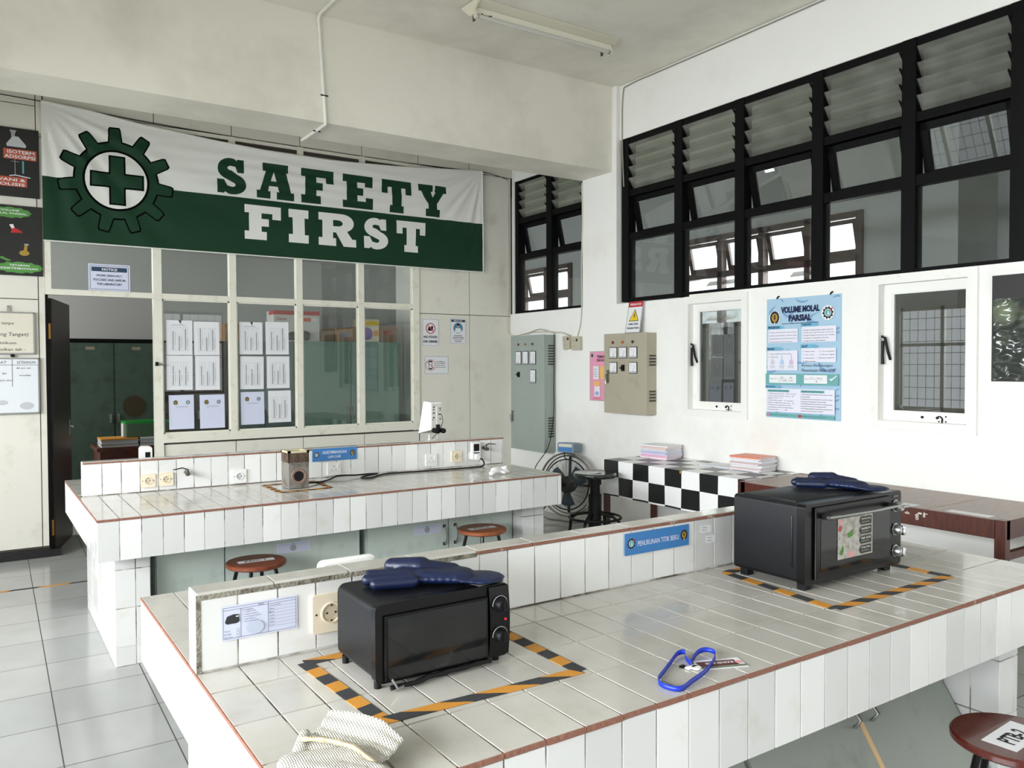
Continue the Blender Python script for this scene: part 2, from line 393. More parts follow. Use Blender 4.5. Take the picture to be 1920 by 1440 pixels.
bar_window('window_9', 'x', -4.12, -1.6, 4.9, 0.95, 2.85, 7, M_brownf)
bar_window('added_window_10', 'y', -2.52, 8.6, 10.2, 0.82, 2.52, 2, M_brownf)  # invented store-room window, an unseen opening added to let light in

# ------------------------------------------------------------------ side room seen through the right-hand windows
ws = MB()
for y0, y1, z0, z1 in ((1.0, 5.49, 0, ZC), (5.49, 8.26, 0, 2.10), (5.49, 8.26, 3.36, ZC), (8.26, 10.9, 0, ZC), (10.9, 13.1, 0, 2.1), (10.9, 13.1, 3.33, ZC)):
    ws.box(8.5, 8.65, y0, y1, z0, z1, M_gray)
ws.box(5.32, 8.5, 0.95, 1.1, 0, ZC, M_gray); ws.box(5.32, 8.5, 13.0, 13.15, 0, ZC, M_gray)
ws.box(7.75, 8.5, 4.0, 4.55, 0, ZC, M_gray)
ws.build('wall_side_room', kind='structure')
def far_window(name, y0, y1, z0, z1, n):
    b = MB(); zt = z1 - 0.52
    for a in ((y0, y1, z0, z0 + .06), (y0, y1, z1 - .07, z1), (y0, y1, zt - .06, zt + .02)): b.box(8.46, 8.56, *a, M_brownf)
    for k in range(n + 1):
        y = y0 + (y1 - y0) * k / n; b.box(8.46, 8.56, y - .04, y + .04, z0, z1, M_brownf)
    o = b.build(name, kind='structure')
    for k in range(n):
        a = y0 + (y1 - y0) * k / n + .05; c = y0 + (y1 - y0) * (k + 1) / n - .05; s = MB()
        for q in ((a, c, zt + .03, zt + .09), (a, c, z1 - .13, z1 - .08), (a, a + .06, zt + .03, z1 - .08), (c - .06, c, zt + .03, z1 - .08)):
            s.box(8.49, 8.53, *q, M_brownf)
        M = Matrix.Translation((8.51, 0, z1 - .08)) @ Matrix.Rotation(math.radians(-14), 4, 'Y') @ Matrix.Translation((-8.51, 0, -(z1 - .08)))
        so = s.xf(M).build('sash', parent=o)
    return o
w6 = far_window('window_6', 5.49, 8.26, 2.10, 3.36, 4)
far_window('window_7', 10.9, 13.0, 2.10, 3.33, 3)
for k in (1, 3):                                               # louvre glass under two of the far sashes
    y = 5.49 + k * .6925; b = MB()
    for j in range(5): b.add([(8.50, y - .30 + .62 - .04, 2.20 + j * .12), (8.50, y + .0 - .25 + .03, 2.20 + j * .12), (8.58, y - .25 + .03, 2.27 + j * .12), (8.58, y - .30 + .62 - .04, 2.27 + j * .12)], [(0, 1, 2, 3)], M_white)
    b.build('louvre_blades', parent=w6)

# ------------------------------------------------------------------ black steel windows of the right wall
def steel_window(name, ys, z0, z1, zp, zs, zl, fx, blades=4):
    """ys: mullion centres (descending); rows: fixed pane up to zp, awning sash up to zs, louvres up to zl"""
    t = 0.048; b = MB()
    for z in ((z0, z0 + .032), (zp, zp + .07), (zs, zs + .062), (zl, z1)): b.box(fx, fx + .075, ys[-1] - t, ys[0] + t * .6, *z, M_black)
    for y in ys: b.box(fx - .008, fx + .085, y - t, y + t, z0, z1, M_black)
    o = b.build(name, kind='structure')
    for i in range(len(ys) - 1):
        a, c = ys[i + 1] + t, ys[i] - t
        MB().box(fx + .03, fx + .035, a, c, z0 + .03, zp, M_glass).build('pane', parent=o)
        zt = zs - .004; zb = zp + .05; s = MB(); e = .05
        for q in ((a, c, zb, zb + e), (a, c, zt - e, zt), (a, a + e, zb, zt), (c - e, c, zb, zt)): s.box(fx + .035, fx + .07, *q, M_black)
        M = Matrix.Translation((fx + .05, 0, zt)) @ Matrix.Rotation(math.radians(-13), 4, 'Y') @ Matrix.Translation((-fx - .05, 0, -zt))
        so = s.xf(M).build('sash', parent=o)
        MB().box(fx + .05, fx + .054, a + e, c - e, zb + e, zt - e, M_glass).xf(M).build('pane', parent=so)
        h = (zl - zs - .062) / blades
        for j in range(blades):
            zz = zs + .062 + h * (j + .5)
            bl = MB().box(fx + .02, fx + .026, a + .012, c - .012, zz - h * .72, zz + h * .62, M_louv)
            MM = Matrix.Translation((fx + .023, 0, zz)) @ Matrix.Rotation(math.radians(-38), 4, 'Y') @ Matrix.Translation((-fx - .023, 0, -zz))
            bo = bl.xf(MM).build('louvre_blade', parent=o)
            ck = MB()
            for yy in (a, c - .012): ck.add([(fx - .03, yy, zz + h * .45), (fx + .06, yy, zz + h * .1), (fx + .06, yy, zz - h * .5), (fx - .03, yy + .012, zz + h * .45), (fx + .06, yy + .012, zz + h * .1), (fx + .06, yy + .012, zz - h * .5)],
                                            [(0, 1, 2), (5, 4, 3), (0, 3, 4, 1), (1, 4, 5, 2), (2, 5, 3, 0)], M_black)
            ck.build('blade_clip', parent=bo)
    return o
steel_window('window_2', [5.835, 5.134, 4.448, 3.718, 3.02, 2.335, 1.65], 2.2, 3.755, 2.78, 3.20, 3.69, 5.215)
steel_window('window_1', [7.70, 7.065, 6.45], 2.18, 3.72, 2.79, 3.21, 3.66, 5.215)

# ------------------------------------------------------------------ two white casement windows in the right wall
def casement(name, y0, y1, z0, z1):
    b = MB(); t = .055; x = XR - .022
    for q in ((y0 - t, y1 + t, z0 - t, z0 + .004), (y0 - t, y1 + t, z1 - .004, z1 + t), (y0 - t, y0 + .004, z0 + .004, z1 - .004), (y1 - .004, y1 + t, z0 + .004, z1 - .004)): b.box(x, XR + .14, *q, M_wframe)
    o = b.build(name, kind='structure')
    s = MB(); e = .06
    for q in ((y0 + e * .8, y1 - e, z0, z0 + e), (y0 + e * .8, y1 - e, z1 - e, z1), (y0 + .004, y0 + e * .8, z0, z1), (y1 - e, y1 - .004, z0, z1)): s.box(XR + .045, XR + .085, *q, M_wframe)
    for q in ((y0 + e * .8, y1 - e - .012, z0 + e, z0 + e + .012), (y0 + e * .8, y1 - e - .012, z1 - e - .012, z1 - e), (y1 - e - .012, y1 - e, z0 + e, z1 - e)): s.box(XR + .05, XR + .075, *q, M_white)
    so = s.build('sash', parent=o)
    MB().box(XR + .062, XR + .067, y0 + e * .8, y1 - e, z0 + e, z1 - e, M_glass_d).build('pane', parent=so)
    zc = (z0 + z1) / 2 - .02; yy = y1 - .03
    MB().tube([(XR + .02, y1 - .004, zc + .13), (XR + .015, y1 - .03, zc + .12), (XR + .02, y1 - .05, zc + .02), (XR + .04, y1 - .055, zc - .03)], .009, M_mblk).tube([(XR + .02, y1 - .012, zc + .1), (XR + .02, y1 - .006, zc), (XR + .02, y1 - .012, zc - .06)], .011, M_mblk).build('window_stay', parent=so)
    k = MB()
    for yy in ((y0 + y1) / 2 + .02, (y0 + y1) / 2 - .08): k.cyl((0, yy, z0 + .035), .009, XR + .038, XR + .046, M_mblk, 'x', 12)
    k.tube([(XR + .04, (y0 + y1) / 2 - .10, z0 + .045), (XR + .036, (y0 + y1) / 2 - .115, z0 + .03), (XR + .04, (y0 + y1) / 2 - .11, z0 - .004)], .005, M_mblk)
    for yy in (.09, .135):
        for zz in (.012, .045): k.cyl((0, (y0 + y1) / 2 - yy, z0 + zz), .005, XR + .04, XR + .046, M_mblk, 'x', 8)
    k.build('latch', parent=so)
    return o
casement('window_3', 4.36, 4.95, 1.205, 2.12)
casement('window_4', 2.585, 3.184, 1.208, 2.14)

# ------------------------------------------------------------------ plywood and glass partition (back wall of the lab)
pb = MB(); g = .0035
def panel(x0, x1, z0, z1): pb.box(x0 + g, x1 - g, YB, YB + .02, z0 + g, z1 - g, M_panel)
def backing(x0, x1, z0, z1): pb.box(x0, x1, YB + .006, YB + .055, z0, z1, M_gap)
backing(-2.45, .495, .04, 4.27); backing(.495, 5.19, 3.52, 4.27); backing(1.385, 3.985, .04, .90); backing(3.975, 5.19, .04, 4.0)
for a, b in ((-2.45, -.75), (-.75, .447)):
    for c, d in ((.09, 2.155), (2.155, 3.3), (3.3, 3.75), (3.75, 4.27)): panel(a, b, c, d)
panel(.447, .497, .09, 3.5); panel(.447, .497, 3.5, 4.27)
cols = [.50, 1.355, 2.03, 2.685, 3.335, 3.98, 4.615, 5.19]
for a, b in zip(cols[:-1], cols[1:]):
    panel(a, b, 3.745, 4.27)
for a, b in ((3.98, 4.61), (4.61, 5.17)):
    panel(a, b, .06, 2.155); panel(a, b, 2.155, 3.745)
for a, b in ((1.385, 2.04), (2.04, 2.69), (2.69, 3.34), (3.34, 3.975)): panel(a, b, .06, .89)
pb.build('wall_back', kind='structure')
# ventilation slot with slats above the glazing
vb = MB()
vb.box(.49, 3.98, YB - .012, YB + .03, 3.705, 3.738, M_frame); vb.box(.49, 3.98, YB - .012, YB + .03, 3.53, 3.585, M_frame)
for x in (.49, 1.355, 2.03, 2.685, 3.335, 3.96): vb.box(x - .03, x + .03, YB - .016, YB + .03, 3.53, 3.738, M_frame)
for z in (3.62, 3.665): vb.prism([(YB + .0, z), (YB + .03, z + .02), (YB + .033, z + .017), (YB + .003, z - .003)], 'x', .49, 3.98, M_panel)
vb.build('trim_2', kind='structure')
MB().box(-2.45, .50, YB - .015, YB + .01, 0, .075, M_soot).box(.50, .58, YB - .01, YB + .07, 0, .06, M_soot).build('baseboard_back', kind='structure')
# glazed frame
gf = MB(); yf0, yf1 = YB - .016, YB + .05
def bar(x0, x1, z0, z1, d=0): gf.box(x0, x1, yf0 - d, yf1, z0, z1, M_frame)
bar(.495, 3.975, 2.2, 2.248); bar(1.33, 1.40, 0, 3.53, .004); bar(3.90, 3.975, .90, 3.53, .002)
for x in (1.992, 2.63, 3.28): bar(x, x + .062, .96, 3.53, .002)
bar(1.385, 3.975, .905, .985, .006); bar(.495, 3.975, 3.47, 3.535); bar(.495, .54, 2.248, 3.47)
for x0, x1 in ((1.40, 1.992), (2.054, 2.63), (2.692, 3.28), (3.342, 3.90)):   # glazing beads
    for q in ((x0, x0 + .014, .985, 2.2), (x1 - .014, x1, .985, 2.2), (x0, x1, .985, .998), (x0, x1, 2.187, 2.2)): gf.box(q[0], q[1], YB + .0, YB + .012, q[2], q[3], M_frame)
w5 = gf.build('window_5', kind='structure')
for x0, x1 in ((.54, 1.33), (1.40, 1.992), (2.054, 2.63), (2.692, 3.28), (3.342, 3.90)):
    MB().box(x0, x1, YB + .018, YB + .022, 2.248, 3.47, M_glass).build('pane', parent=w5)
    if x0 > 1: MB().box(x0, x1, YB + .018, YB + .022, .985, 2.2, M_glass).build('pane', parent=w5)
MB().box(1.337, 1.36, YB - .045, YB - .02, 1.60, 1.635, M_mblk).tube([(1.35, YB - .035, 1.618), (1.42, YB - .025, 1.61)], .005, M_steel).build('latch', parent=w5)
# door leaf of the partition, standing open into the store room
dm = mat('dark_door_paint', (52, 47, 44), 0.4, spot=(36, 33, 32), spot_scale=4)
door = MB().box(0, .83, 0, .038, .01, 2.175, dm).build('door_1', mx=Matrix.Translation((.545, 7.815, 0)) @ Matrix.Rotation(math.radians(76), 4, 'Z'), kind='structure')
MB().box(.24, .52, .0385, .041, 1.63, 1.86, M_paper).build('notice', parent=door)
MB().tube([(.76, .04, 1.04), (.76, .075, 1.04), (.66, .08, 1.04)], .009, M_steel).tube([(.76, 0, 1.04), (.76, -.035, 1.04), (.66, -.04, 1.04)], .009, M_steel).box(.74, .78, -.004, .044, .96, 1.1, M_steel).build('door_handle', parent=door)
jb = MB().box(.497, .515, YB - .01, YB + .075, 0.06, 2.2, M_black); jb.build('trim_3', kind='structure')
hm = mat('brass_hinge', (196, 140, 52), 0.4, 0.4)
for z in (1.83, .17): MB().box(.514, .53, YB + .02, YB + .045, z, z + .13, hm).cyl((.53, YB + .05, 0), .006, z, z + .13, hm, 'z', 8).build('hinge', parent=door)
for h in door.children:
    if h.name.startswith('hinge'): h.matrix_parent_inverse = door.matrix_world.inverted()
# store room shell behind the partition
sb = MB(); sb.box(-2.45, 5.3, 10.85, 11.0, 0, ZC, M_gray); sb.build('wall_store_room', kind='structure')

# ================================================================== TILED BENCHES
def tile(b, x0, x1, y0, y1, z0, z1, out, m, gp=.0018, e=.0012):
    """one glazed tile; out = '+z','-y','-x','+x','+y' is the glazed side"""
    if out == '+z': x0 += gp; x1 -= gp; y0 += gp; y1 -= gp
    elif out[1] == 'y': x0 += gp; x1 -= gp; z0 += gp; z1 -= gp
    else: y0 += gp; y1 -= gp; z0 += gp; z1 -= gp
    if x1 - x0 < .003 and out[1] != 'x' or y1 - y0 < .003 and out[1] != 'y' or z1 - z0 < .003 and out[1] != 'z': return
    c = [(x, y, z) for z in (z0, z1) for y in (y0, y1) for x in (x0, x1)]
    ax = 'xyz'.index(out[1]); lim = (max if out[0] == '+' else min)(v[ax] for v in c); cen = ((x0 + x1) / 2, (y0 + y1) / 2, (z0 + z1) / 2)
    vs = []
    for v in c:
        v = list(v)
        if v[ax] == lim:
            for k in range(3):
                if k != ax: v[k] += e if v[k] < cen[k] else -e
        vs.append(tuple(v))
    b.add(vs, [(0, 2, 3, 1), (4, 5, 7, 6), (0, 1, 5, 4), (2, 6, 7, 3), (0, 4, 6, 2), (1, 3, 7, 5)], m)
def steps(a, b, s, first=None):
    r = [a]; x = a + (first if first else s)
    while x < b - .004: r.append(x); x += s
    r.append(b); return list(zip(r[:-1], r[1:]))
TW = .10345; ZT = .8316; AP = .2065
def bench(label, x0, x1, yf, yb, rows, riser_y, riser_x, zr, skew, pillars, cement_to):
    def warp(b):
        b.v = [(x, y + skew(x, y), z) for x, y, z in b.v]; return b
    root = empty('tiled_bench', (x0, yf, 0), label, 'laboratory bench', 'tiled laboratory benches')
    def put(b, n, lab=None):
        warp(b); b.v = [(x - x0, y - yf, z) for x, y, z in b.v]
        o = b.build(n, parent=root)
        if lab: o['label'] = lab
        return o
    d = .006
    b = MB().box(x0 + d, x1 - d, yf + d, yb - d, ZT - .11, ZT - .0035, M_grout)
    cx = steps(x0, x1, TW)
    for ya, yc in rows:
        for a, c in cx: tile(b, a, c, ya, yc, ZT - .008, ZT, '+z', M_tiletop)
    put(b, 'worktop')
    b = MB(); zb = ZT - .011 - AP
    b.box(x0 + .004, x1 - .004, yf + .004, yf + .045, zb + .002, ZT - .01, M_grout); b.box(x0 + .004, x1 - .004, yb - .045, yb - .004, zb + .002, ZT - .01, M_grout)
    b.box(x0 + .004, x0 + .045, yf + .045, yb - .045, zb + .002, ZT - .01, M_grout); b.box(x1 - .045, x1 - .004, yf + .045, yb - .045, zb + .002, ZT - .01, M_grout)
    for a, c in cx:
        tile(b, a, c, yf, yf + .006, zb, ZT - .011, '-y', M_tile); tile(b, a, c, yb - .006, yb, zb, ZT - .011, '+y', M_tile)
    for a, c in steps(yf, yb, TW):
        tile(b, x0, x0 + .006, a, c, zb, ZT - .011, '-x', M_tile); tile(b, x1 - .006, x1, a, c, zb, ZT - .011, '+x', M_tile)
    put(b, 'apron')
    b = MB(); rnd = random.Random(3)
    for a, c in cx:
        e = rnd.uniform(-.0012, .0012); b.box(a + .001, c - .001, yf - .0025 + e, yf + .01, ZT - .0115 + e, ZT - .0012, M_clay)
    for a, c in steps(yf, yb, .2): b.box(x0 - .001, x0 + .01, a + .001, c - .001, ZT - .009, ZT - .0012, M_clay); b.box(x1 - .01, x1 + .001, a + .001, c - .001, ZT - .009, ZT - .0012, M_clay)
    put(b, 'tile_edge', 'row of bare brown clay tile edges')
    # raised splashback along the middle
    ry0, ry1 = riser_y; rx0, rx1 = riser_x; b = MB()
    b.box(rx0 + .005, rx1 - .004, ry0 + .004, ry1 - .004, ZT - .002, zr - .004, M_grout)
    for a, c in steps(rx0, rx1, TW):
        tile(b, a, c, ry0, ry0 + .006, ZT + .002, zr - .012, '-y', M_tile); tile(b, a, c, ry1 - .006, ry1, ZT + .002, zr - .012, '+y', M_tile)
    for a, c in steps(rx0, rx1, TW * 2, TW * 1.9): tile(b, a, c, ry0 - .001, ry1 + .001, zr - .007, zr, '+z', M_tiletop, .0015)
    tile(b, rx0, rx0 + .006, ry0, ry1, ZT, zr, '-x', M_tile, .0005); tile(b, rx1 - .006, rx1, ry0, ry1, ZT, zr, '+x', M_tile, .0005)
    M_cem = mat('rough_cement', (150, 146, 132), 0.95, spot=(92, 86, 74), spot_scale=30, spot_lo=0.45, spot_hi=0.65, bump=0.8, bump_scale=120)
    for a, c in steps(rx0, rx1, TW * 2, TW * 1.9):
        if (a + c) / 2 < cement_to: b.box(a + .001, c, ry0 - .0012, ry0 + .004, zr - .020, zr - .007, M_cem)
        else: b.box(a + .001, c - .001, ry0 - .003, ry0 + .004, zr - .0125, zr - .0035, M_clay)
    if cement_to > rx0: b.box(rx0 + .001, rx0 + .013, ry0 - .0012, ry0 + .004, ZT, zr - .0205, M_cem)
    put(b, 'splashback', 'raised white tiled ledge along the middle of the bench')
    for px0, px1, py0, py1 in pillars:
        b = MB().box(px0 + .004, px1 - .004, py0 + .004, py1 - .004, 0, zb + .01, M_grout)
        for za, zc in steps(0, zb, TW * 2, TW):
            for a, c in steps(px0, px1, TW):
                tile(b, a, c, py0, py0 + .006, za, zc, '-y', M_tile); tile(b, a, c, py1 - .006, py1, za, zc, '+y', M_tile)
            for a, c in steps(py0, py1, TW): tile(b, px0, px0 + .006, a, c, za, zc, '-x', M_tile); tile(b, px1 - .006, px1, a, c, za, zc, '+x', M_tile)
        put(b, 'support_pillar')
    return root
bench('near white tiled laboratory bench carrying the two black ovens', .445, 3.325, 1.3187, 2.897,
      [(1.3187, 1.54), (1.54, 1.743), (1.743, 1.945), (1.945, 2.087), (2.165, 2.37), (2.37, 2.57), (2.57, 2.77), (2.77, 2.897)],
      (2.087, 2.163), (.445, 3.02), 1.035, lambda x, y: 0, [(.54, .72, 1.55, 2.66), (3.07, 3.205, 1.42, 2.75)], 1.27)
def skA(x, y):
    t = (x - .49); k = .012 if y < 4.47 else (-.0235 if y > 5.2 else .012 + (-.0355) * (y - 4.47) / .73)
    return k * t
bench('far white tiled laboratory bench beside the glazed partition with a rusty heater on it', .49, 3.42, 4.463, 6.16,
      [(4.463, 4.67), (4.67, 4.875), (4.875, 5.08), (5.08, 5.313), (5.39, 5.59), (5.59, 5.79), (5.79, 5.99), (5.99, 6.16)],
      (5.313, 5.389), (.513, 3.45 - .03), 1.035, skA, [(.593, .77, 4.68, 5.95), (3.215, 3.40, 4.68, 5.95)], 0)
def yA(x): return 5.313 - .0235 * (x - .49)     # front face of the far bench's splashback

# ------------------------------------------------------------------ cupboards under the benches
def cupboard(x0, x1, split, y, label, m, handles, depth=.5):
    root = empty('base_cabinet', (x0, y, 0), label, 'cabinet', 'cabinets under the far bench')
    MB().box(0, x1 - x0, .02, depth, .02, .60, m).box(.02, x1 - x0 - .02, .03, depth, 0, .02, M_mblk).build('body', parent=root)
    xs = [x0] + split + [x1]
    for i, (a, c) in enumerate(zip(xs[:-1], xs[1:])):
        d = MB().box(a - x0 + .004, c - x0 - .004, 0, .018, .04, .61, m).build('door', parent=root)
        hx = handles[i] - x0
        if handles[i]:
            MB().tube([(hx, .0, .50), (hx, -.018, .495), (hx + .004, -.03, .46), (hx + .004, -.03, .42), (hx, -.018, .385), (hx, .0, .38)], .006, M_steel).box(hx - .01, hx + .01, -.004, .001, .49, .51, M_mblk).box(hx - .01, hx + .01, -.004, .001, .37, .39, M_mblk).build('handle', parent=d)
    return root
cupboard(.818, 2.031, [1.19], 4.80, 'pale green cabinet under the left half of the far bench', M_cab, [None or 0, 0])
cupboard(2.079, 3.205, [2.679], 4.80, 'pale green cabinet with two curved handles under the right half of the far bench', M_cab, [2.645, 2.73])
# near bench: its doors lean outwards at the foot
def leaning_cabinet(x0, x1, splits, label):
    root = empty('base_cabinet', (x0, 1.62, 0), label, 'cabinet')
    s = .66; top = .60; y_at = lambda z: (z - .40) * s
    pr = [(y_at(0.02), 0.02), (y_at(top), top), (.62, top), (.62, .02)]
    b = MB(); b.prism([(p[0] + .02, p[1]) for p in pr[:2]] + pr[2:], 'x', .01, x1 - x0 - .01, M_cab2); b.build('body', parent=root)
    xs = [x0] + splits + [x1]
    for i, (a, c) in enumerate(zip(xs[:-1], xs[1:])):
        d = MB().prism([(y_at(.02), .02), (y_at(top), top), (y_at(top) + .02, top), (y_at(.02) + .02, .02)], 'x', a - x0 + .012, c - x0 - .012, M_cab2).build('door', parent=root)
        hx = (c - .045 if i % 2 == 0 else a + .055) - x0; z = .44
        MB().tube([(hx, y_at(z + .06), z + .06), (hx, y_at(z + .06) - .03, z + .05), (hx, y_at(z - .06) - .035, z - .04), (hx, y_at(z - .08), z - .07)], .007, M_steel).build('handle', parent=d)
    for a in (2.50,):
        MB().prism([(y_at(.02) - .002, .02), (y_at(top) - .002, top), (y_at(top) + .01, top), (y_at(.02) + .01, .02)], 'x', a - x0 - .010, a - x0 + .010, M_pine).build('door_edge', parent=root)
    return root
leaning_cabinet(.73, 3.055, [1.30, 1.93, 2.50], 'grey green cabinet with leaning doors under the near bench')

# ================================================================== OVENS AND MITTS
def blob(name, chain, m, vox=.004, parent=None, mx=None, smooth=8, **tags):
    """chain: list of capsules (p0, p1, r0, r1, flat) fused to one skin"""
    b = MB()
    for p0, p1, r0, r1, fl in chain:
        p0 = Vector(p0); p1 = Vector(p1); n = max(2, int((p1 - p0).length / (min(r0, r1) * .45)) + 1)
        for i in range(n + 1):
            t = i / n; c = p0.lerp(p1, t); r = r0 + (r1 - r0) * t
            prof = [(r * math.cos(a), r * math.sin(a) * fl) for a in [(-.5 + k / 8) * PI for k in range(9)]]
            prof = [(max(q[0], 1e-7 if k in (0, 8) else 0), q[1]) for k, q in enumerate(prof)]
            b.lathe(prof, m, c, 'z', 12)
    o = b.build(name, parent=parent, mx=mx, **tags)
    md = o.modifiers.new('Remesh', 'REMESH'); md.mode = 'VOXEL'; md.voxel_size = vox; md.use_smooth_shade = True
    sm = o.modifiers.new('Smooth', 'SMOOTH'); sm.iterations = smooth; sm.factor = 0.5
    return o
def rbox(b, x0, x1, y0, y1, z0, z1, m, r=.02, axis='y', n=5):
    """box with rounded corners seen along axis"""
    def arc(a0, a1, c0, c1):
        pts = []
        for cx, cy, s in ((a1 - r, c1 - r, 0), (a0 + r, c1 - r, 1), (a0 + r, c0 + r, 2), (a1 - r, c0 + r, 3)):
            for k in range(n + 1):
                t = (s + k / n) * PI / 2; pts.append((cx + r * math.cos(t), cy + r * math.sin(t)))
        return pts
    if axis == 'y': return b.prism(arc(x0, x1, z0, z1), 'y', y0, y1, m, True)
    if axis == 'x': return b.prism(arc(y0, y1, z0, z1), 'x', x0, x1, m, True)
    return b.prism(arc(x0, x1, y0, y1), 'z', z0, z1, m, True)
M_oven = mat('oven_enamel', (13, 15, 19), 0.4, spec=0.35, spot=(26, 28, 32), spot_scale=30, spot_lo=0.62, spot_hi=0.9)
M_ovglass = mat('oven_door_glass', (20, 21, 22), 0.08, spot=(52, 54, 54), spot_scale=9, spot_lo=0.5, spot_hi=0.95)
M_print = mat('white_marks', (176, 178, 180), 0.6)
def dial(b, x, z, y, r, m=None):
    for k in range(11):
        t = math.radians(-50 + k * 28); b.box(x + (r + .004) * math.cos(t) - .0009, x + (r + .004) * math.cos(t) + .0009, y - .0006, y, z + (r + .004) * math.sin(t) - .0009, z + (r + .004) * math.sin(t) + .0009, M_print)
# --- small oven
x0, x1, yf, yk, z0, z1 = .772, 1.145, 1.737, 1.975, .848, 1.034
ov = empty('toaster_oven', (x0, yf, ZT), 'small black countertop oven with a loose door, nearest the camera', 'oven')
def loc(b, ox, oy, oz): b.v = [(x - ox, y - oy, z - oz) for x, y, z in b.v]; return b
def P(b, n, par, ref=(x0, yf, ZT), lab=None):
    o = loc(b, *ref).build(n, parent=par)
    if lab: o['label'] = lab
    return o
b = MB(); rbox(b, x0, x1 - .002, yf + .022, yk, z0, z1, M_oven, .022); P(b, 'body', ov)
b = MB(); rbox(b, x0 - .001, x1 + .001, yf, yf + .024, z0 - .002, z1 + .001, M_blk, .016); P(b, 'front_frame', ov)
cp = MB(); cp.grid(lambda u, v: (1.083 + .060 * u, yf - .012 * math.sin(PI * (.12 + .76 * v)), z0 + .004 + (z1 - z0 - .008) * v), 6, 10, M_blk); cpo = P(cp, 'control_panel', ov)
for zz, pt in ((.985, 190), (.905, 70)):
    k = MB(); k.lathe([(.0, -.032), (.013, -.032), (.0165, -.028), (.0175, -.012), (.021, -.010)], M_mblk, (1.112, yf, zz), 'y', 24)
    t = math.radians(pt); k.box(1.109, 1.115, yf - .036, yf - .03, zz - .014, zz + .014, M_mblk)
    k.tube([(1.112 + .0225 * math.cos(a), yf - .0135, zz + .0225 * math.sin(a)) for a in [math.radians(d) for d in range(-10, 200, 15)]], .0008, M_print, 4)
    P(k, 'knob', ov)
k = MB(); k.cyl((1.128, yf, .945), .0035, -.016, -.010, M_red, 'y', 12); P(k, 'indicator_lamp', ov, lab='small red indicator lamp')
dr = MB(); dr.box(.792, 1.080, yf - .008, yf - .002, .852, 1.008, M_blk, .002); dro = P(dr, 'door', ov)
dg = MB(); dg.box(.800, 1.074, yf - .0092, yf - .0078, .858, 1.003, M_ovglass); P(dg, 'door_glass', dro)
tr = MB(); rn = random.Random(5)
tr.tube([(.800 + .285 * i / 14, yf - .010 - .010 * (i / 14 < .3) - rn.uniform(0, .003), .8455 + .0015 * math.sin(i * 1.7) - .004 * (1 - i / 14)) for i in range(15)], [.006 + rn.uniform(-.001, .0015) for _ in range(15)], M_mblk, 7)
tr.tube([(.803, yf - .022, .862), (.812, yf - .034, .842), (.83, yf - .028, .842)], .003, M_steel, 6)
P(tr, 'torn_door_seal', dro, lab='crumpled black strip hanging below the oven door')
for fx in (.785, 1.118):
    for fy in (yf + .02, yk - .02): P(MB().cyl((fx, fy, 0), .009, ZT, z0 + .004, M_mblk, 'z', 12), 'foot', ov)
# --- large oven
X0, X1, Yf, Yk, Z0, Z1 = 2.302, 2.870, 1.682, 1.985, .858, 1.126; R2 = (X0, Yf, ZT)
ov2 = empty('toaster_oven', R2, 'large black countertop oven with three steel knobs, farther along the near bench', 'oven')
b = MB(); rbox(b, X0, X1 - .003, Yf + .03, Yk, Z0, Z1, M_oven, .014)
for i in range(3): b.box(X0 - .003, X0 + .002, Yf + .05, Yf + .058, Z0 + .05, Z1 - .04, M_oven, .001) if i == 0 else None
b.box(X0 + .03, X1 - .03, Yf + .06, Yk - .02, Z1 - .001, Z1 + .003, M_oven, .001); P(b, 'body', ov2, R2)
b = MB(); rbox(b, X0 - .002, X1 + .001, Yf, Yf + .032, Z0 - .006, Z1 + .001, M_blk, .014); P(b, 'front_frame', ov2, R2)
dr = MB().box(2.345, 2.792, Yf - .010, Yf - .001, Z0 + .008, Z1 - .012, M_blk, .003); dro = P(dr, 'door', ov2, R2)
P(MB().box(2.372, 2.780, Yf - .0112, Yf - .0098, .893, 1.070, M_ovglass), 'door_glass', dro, R2)
h = MB().tube([(2.375, Yf - .038, 1.082), (2.48, Yf - .048, 1.083), (2.58, Yf - .051, 1.083), (2.68, Yf - .048, 1.083), (2.785, Yf - .038, 1.082)], .0095, M_steel, 10, flat=.6)
for hx in (2.385, 2.775): h.box(hx - .008, hx + .008, Yf - .04, Yf - .008, 1.074, 1.090, M_mblk)
P(h, 'handle', dro, R2, 'curved steel handle')
for i, zz in enumerate((1.072, .985, .905)):
    k = MB(); kx = 2.832
    k.lathe([(.0, -.030), (.014, -.030), (.0175, -.026), (.0185, -.004), (.0225, -.003)], M_steel if i else M_steel, (kx, Yf, zz), 'y', 28)
    k.box(kx - .006, kx + .007, Yf - .040, Yf - .028, zz - .017, zz + .017, M_chrome, .002) if i else k.box(kx - .003, kx + .04, Yf - .036, Yf - .028, zz - .004, zz + .004, M_steel, .001)
    dial(k, kx, zz, Yf - .0005, .0205)
    P(k, 'knob', ov2, R2, 'round steel knob')
for fx in (X0 + .035, X1 - .06):
    for fy in (Yf + .03, Yk - .03): P(MB().box(fx - .018, fx + .018, fy - .016, fy + .016, ZT, Z0 + .004, M_mblk, .002), 'foot', ov2, R2)
s = Sheet('sticker', None, None, .205, .142, mat('sticker_photo', (186, 184, 176), .5, spot=(126, 116, 104), spot_scale=38, spot_lo=.45, spot_hi=.7), '', '', .0006, mx=Matrix.Identity(4))
Sx = s
s.o.parent = dro; s.o.matrix_local = F((2.463 - X0, Yf - .0125 - Yf, .922 - ZT), *BACK)
gcol = mat('leaf_print', (84, 132, 60), .6); pk = mat('pink_print', (222, 160, 160), .6)
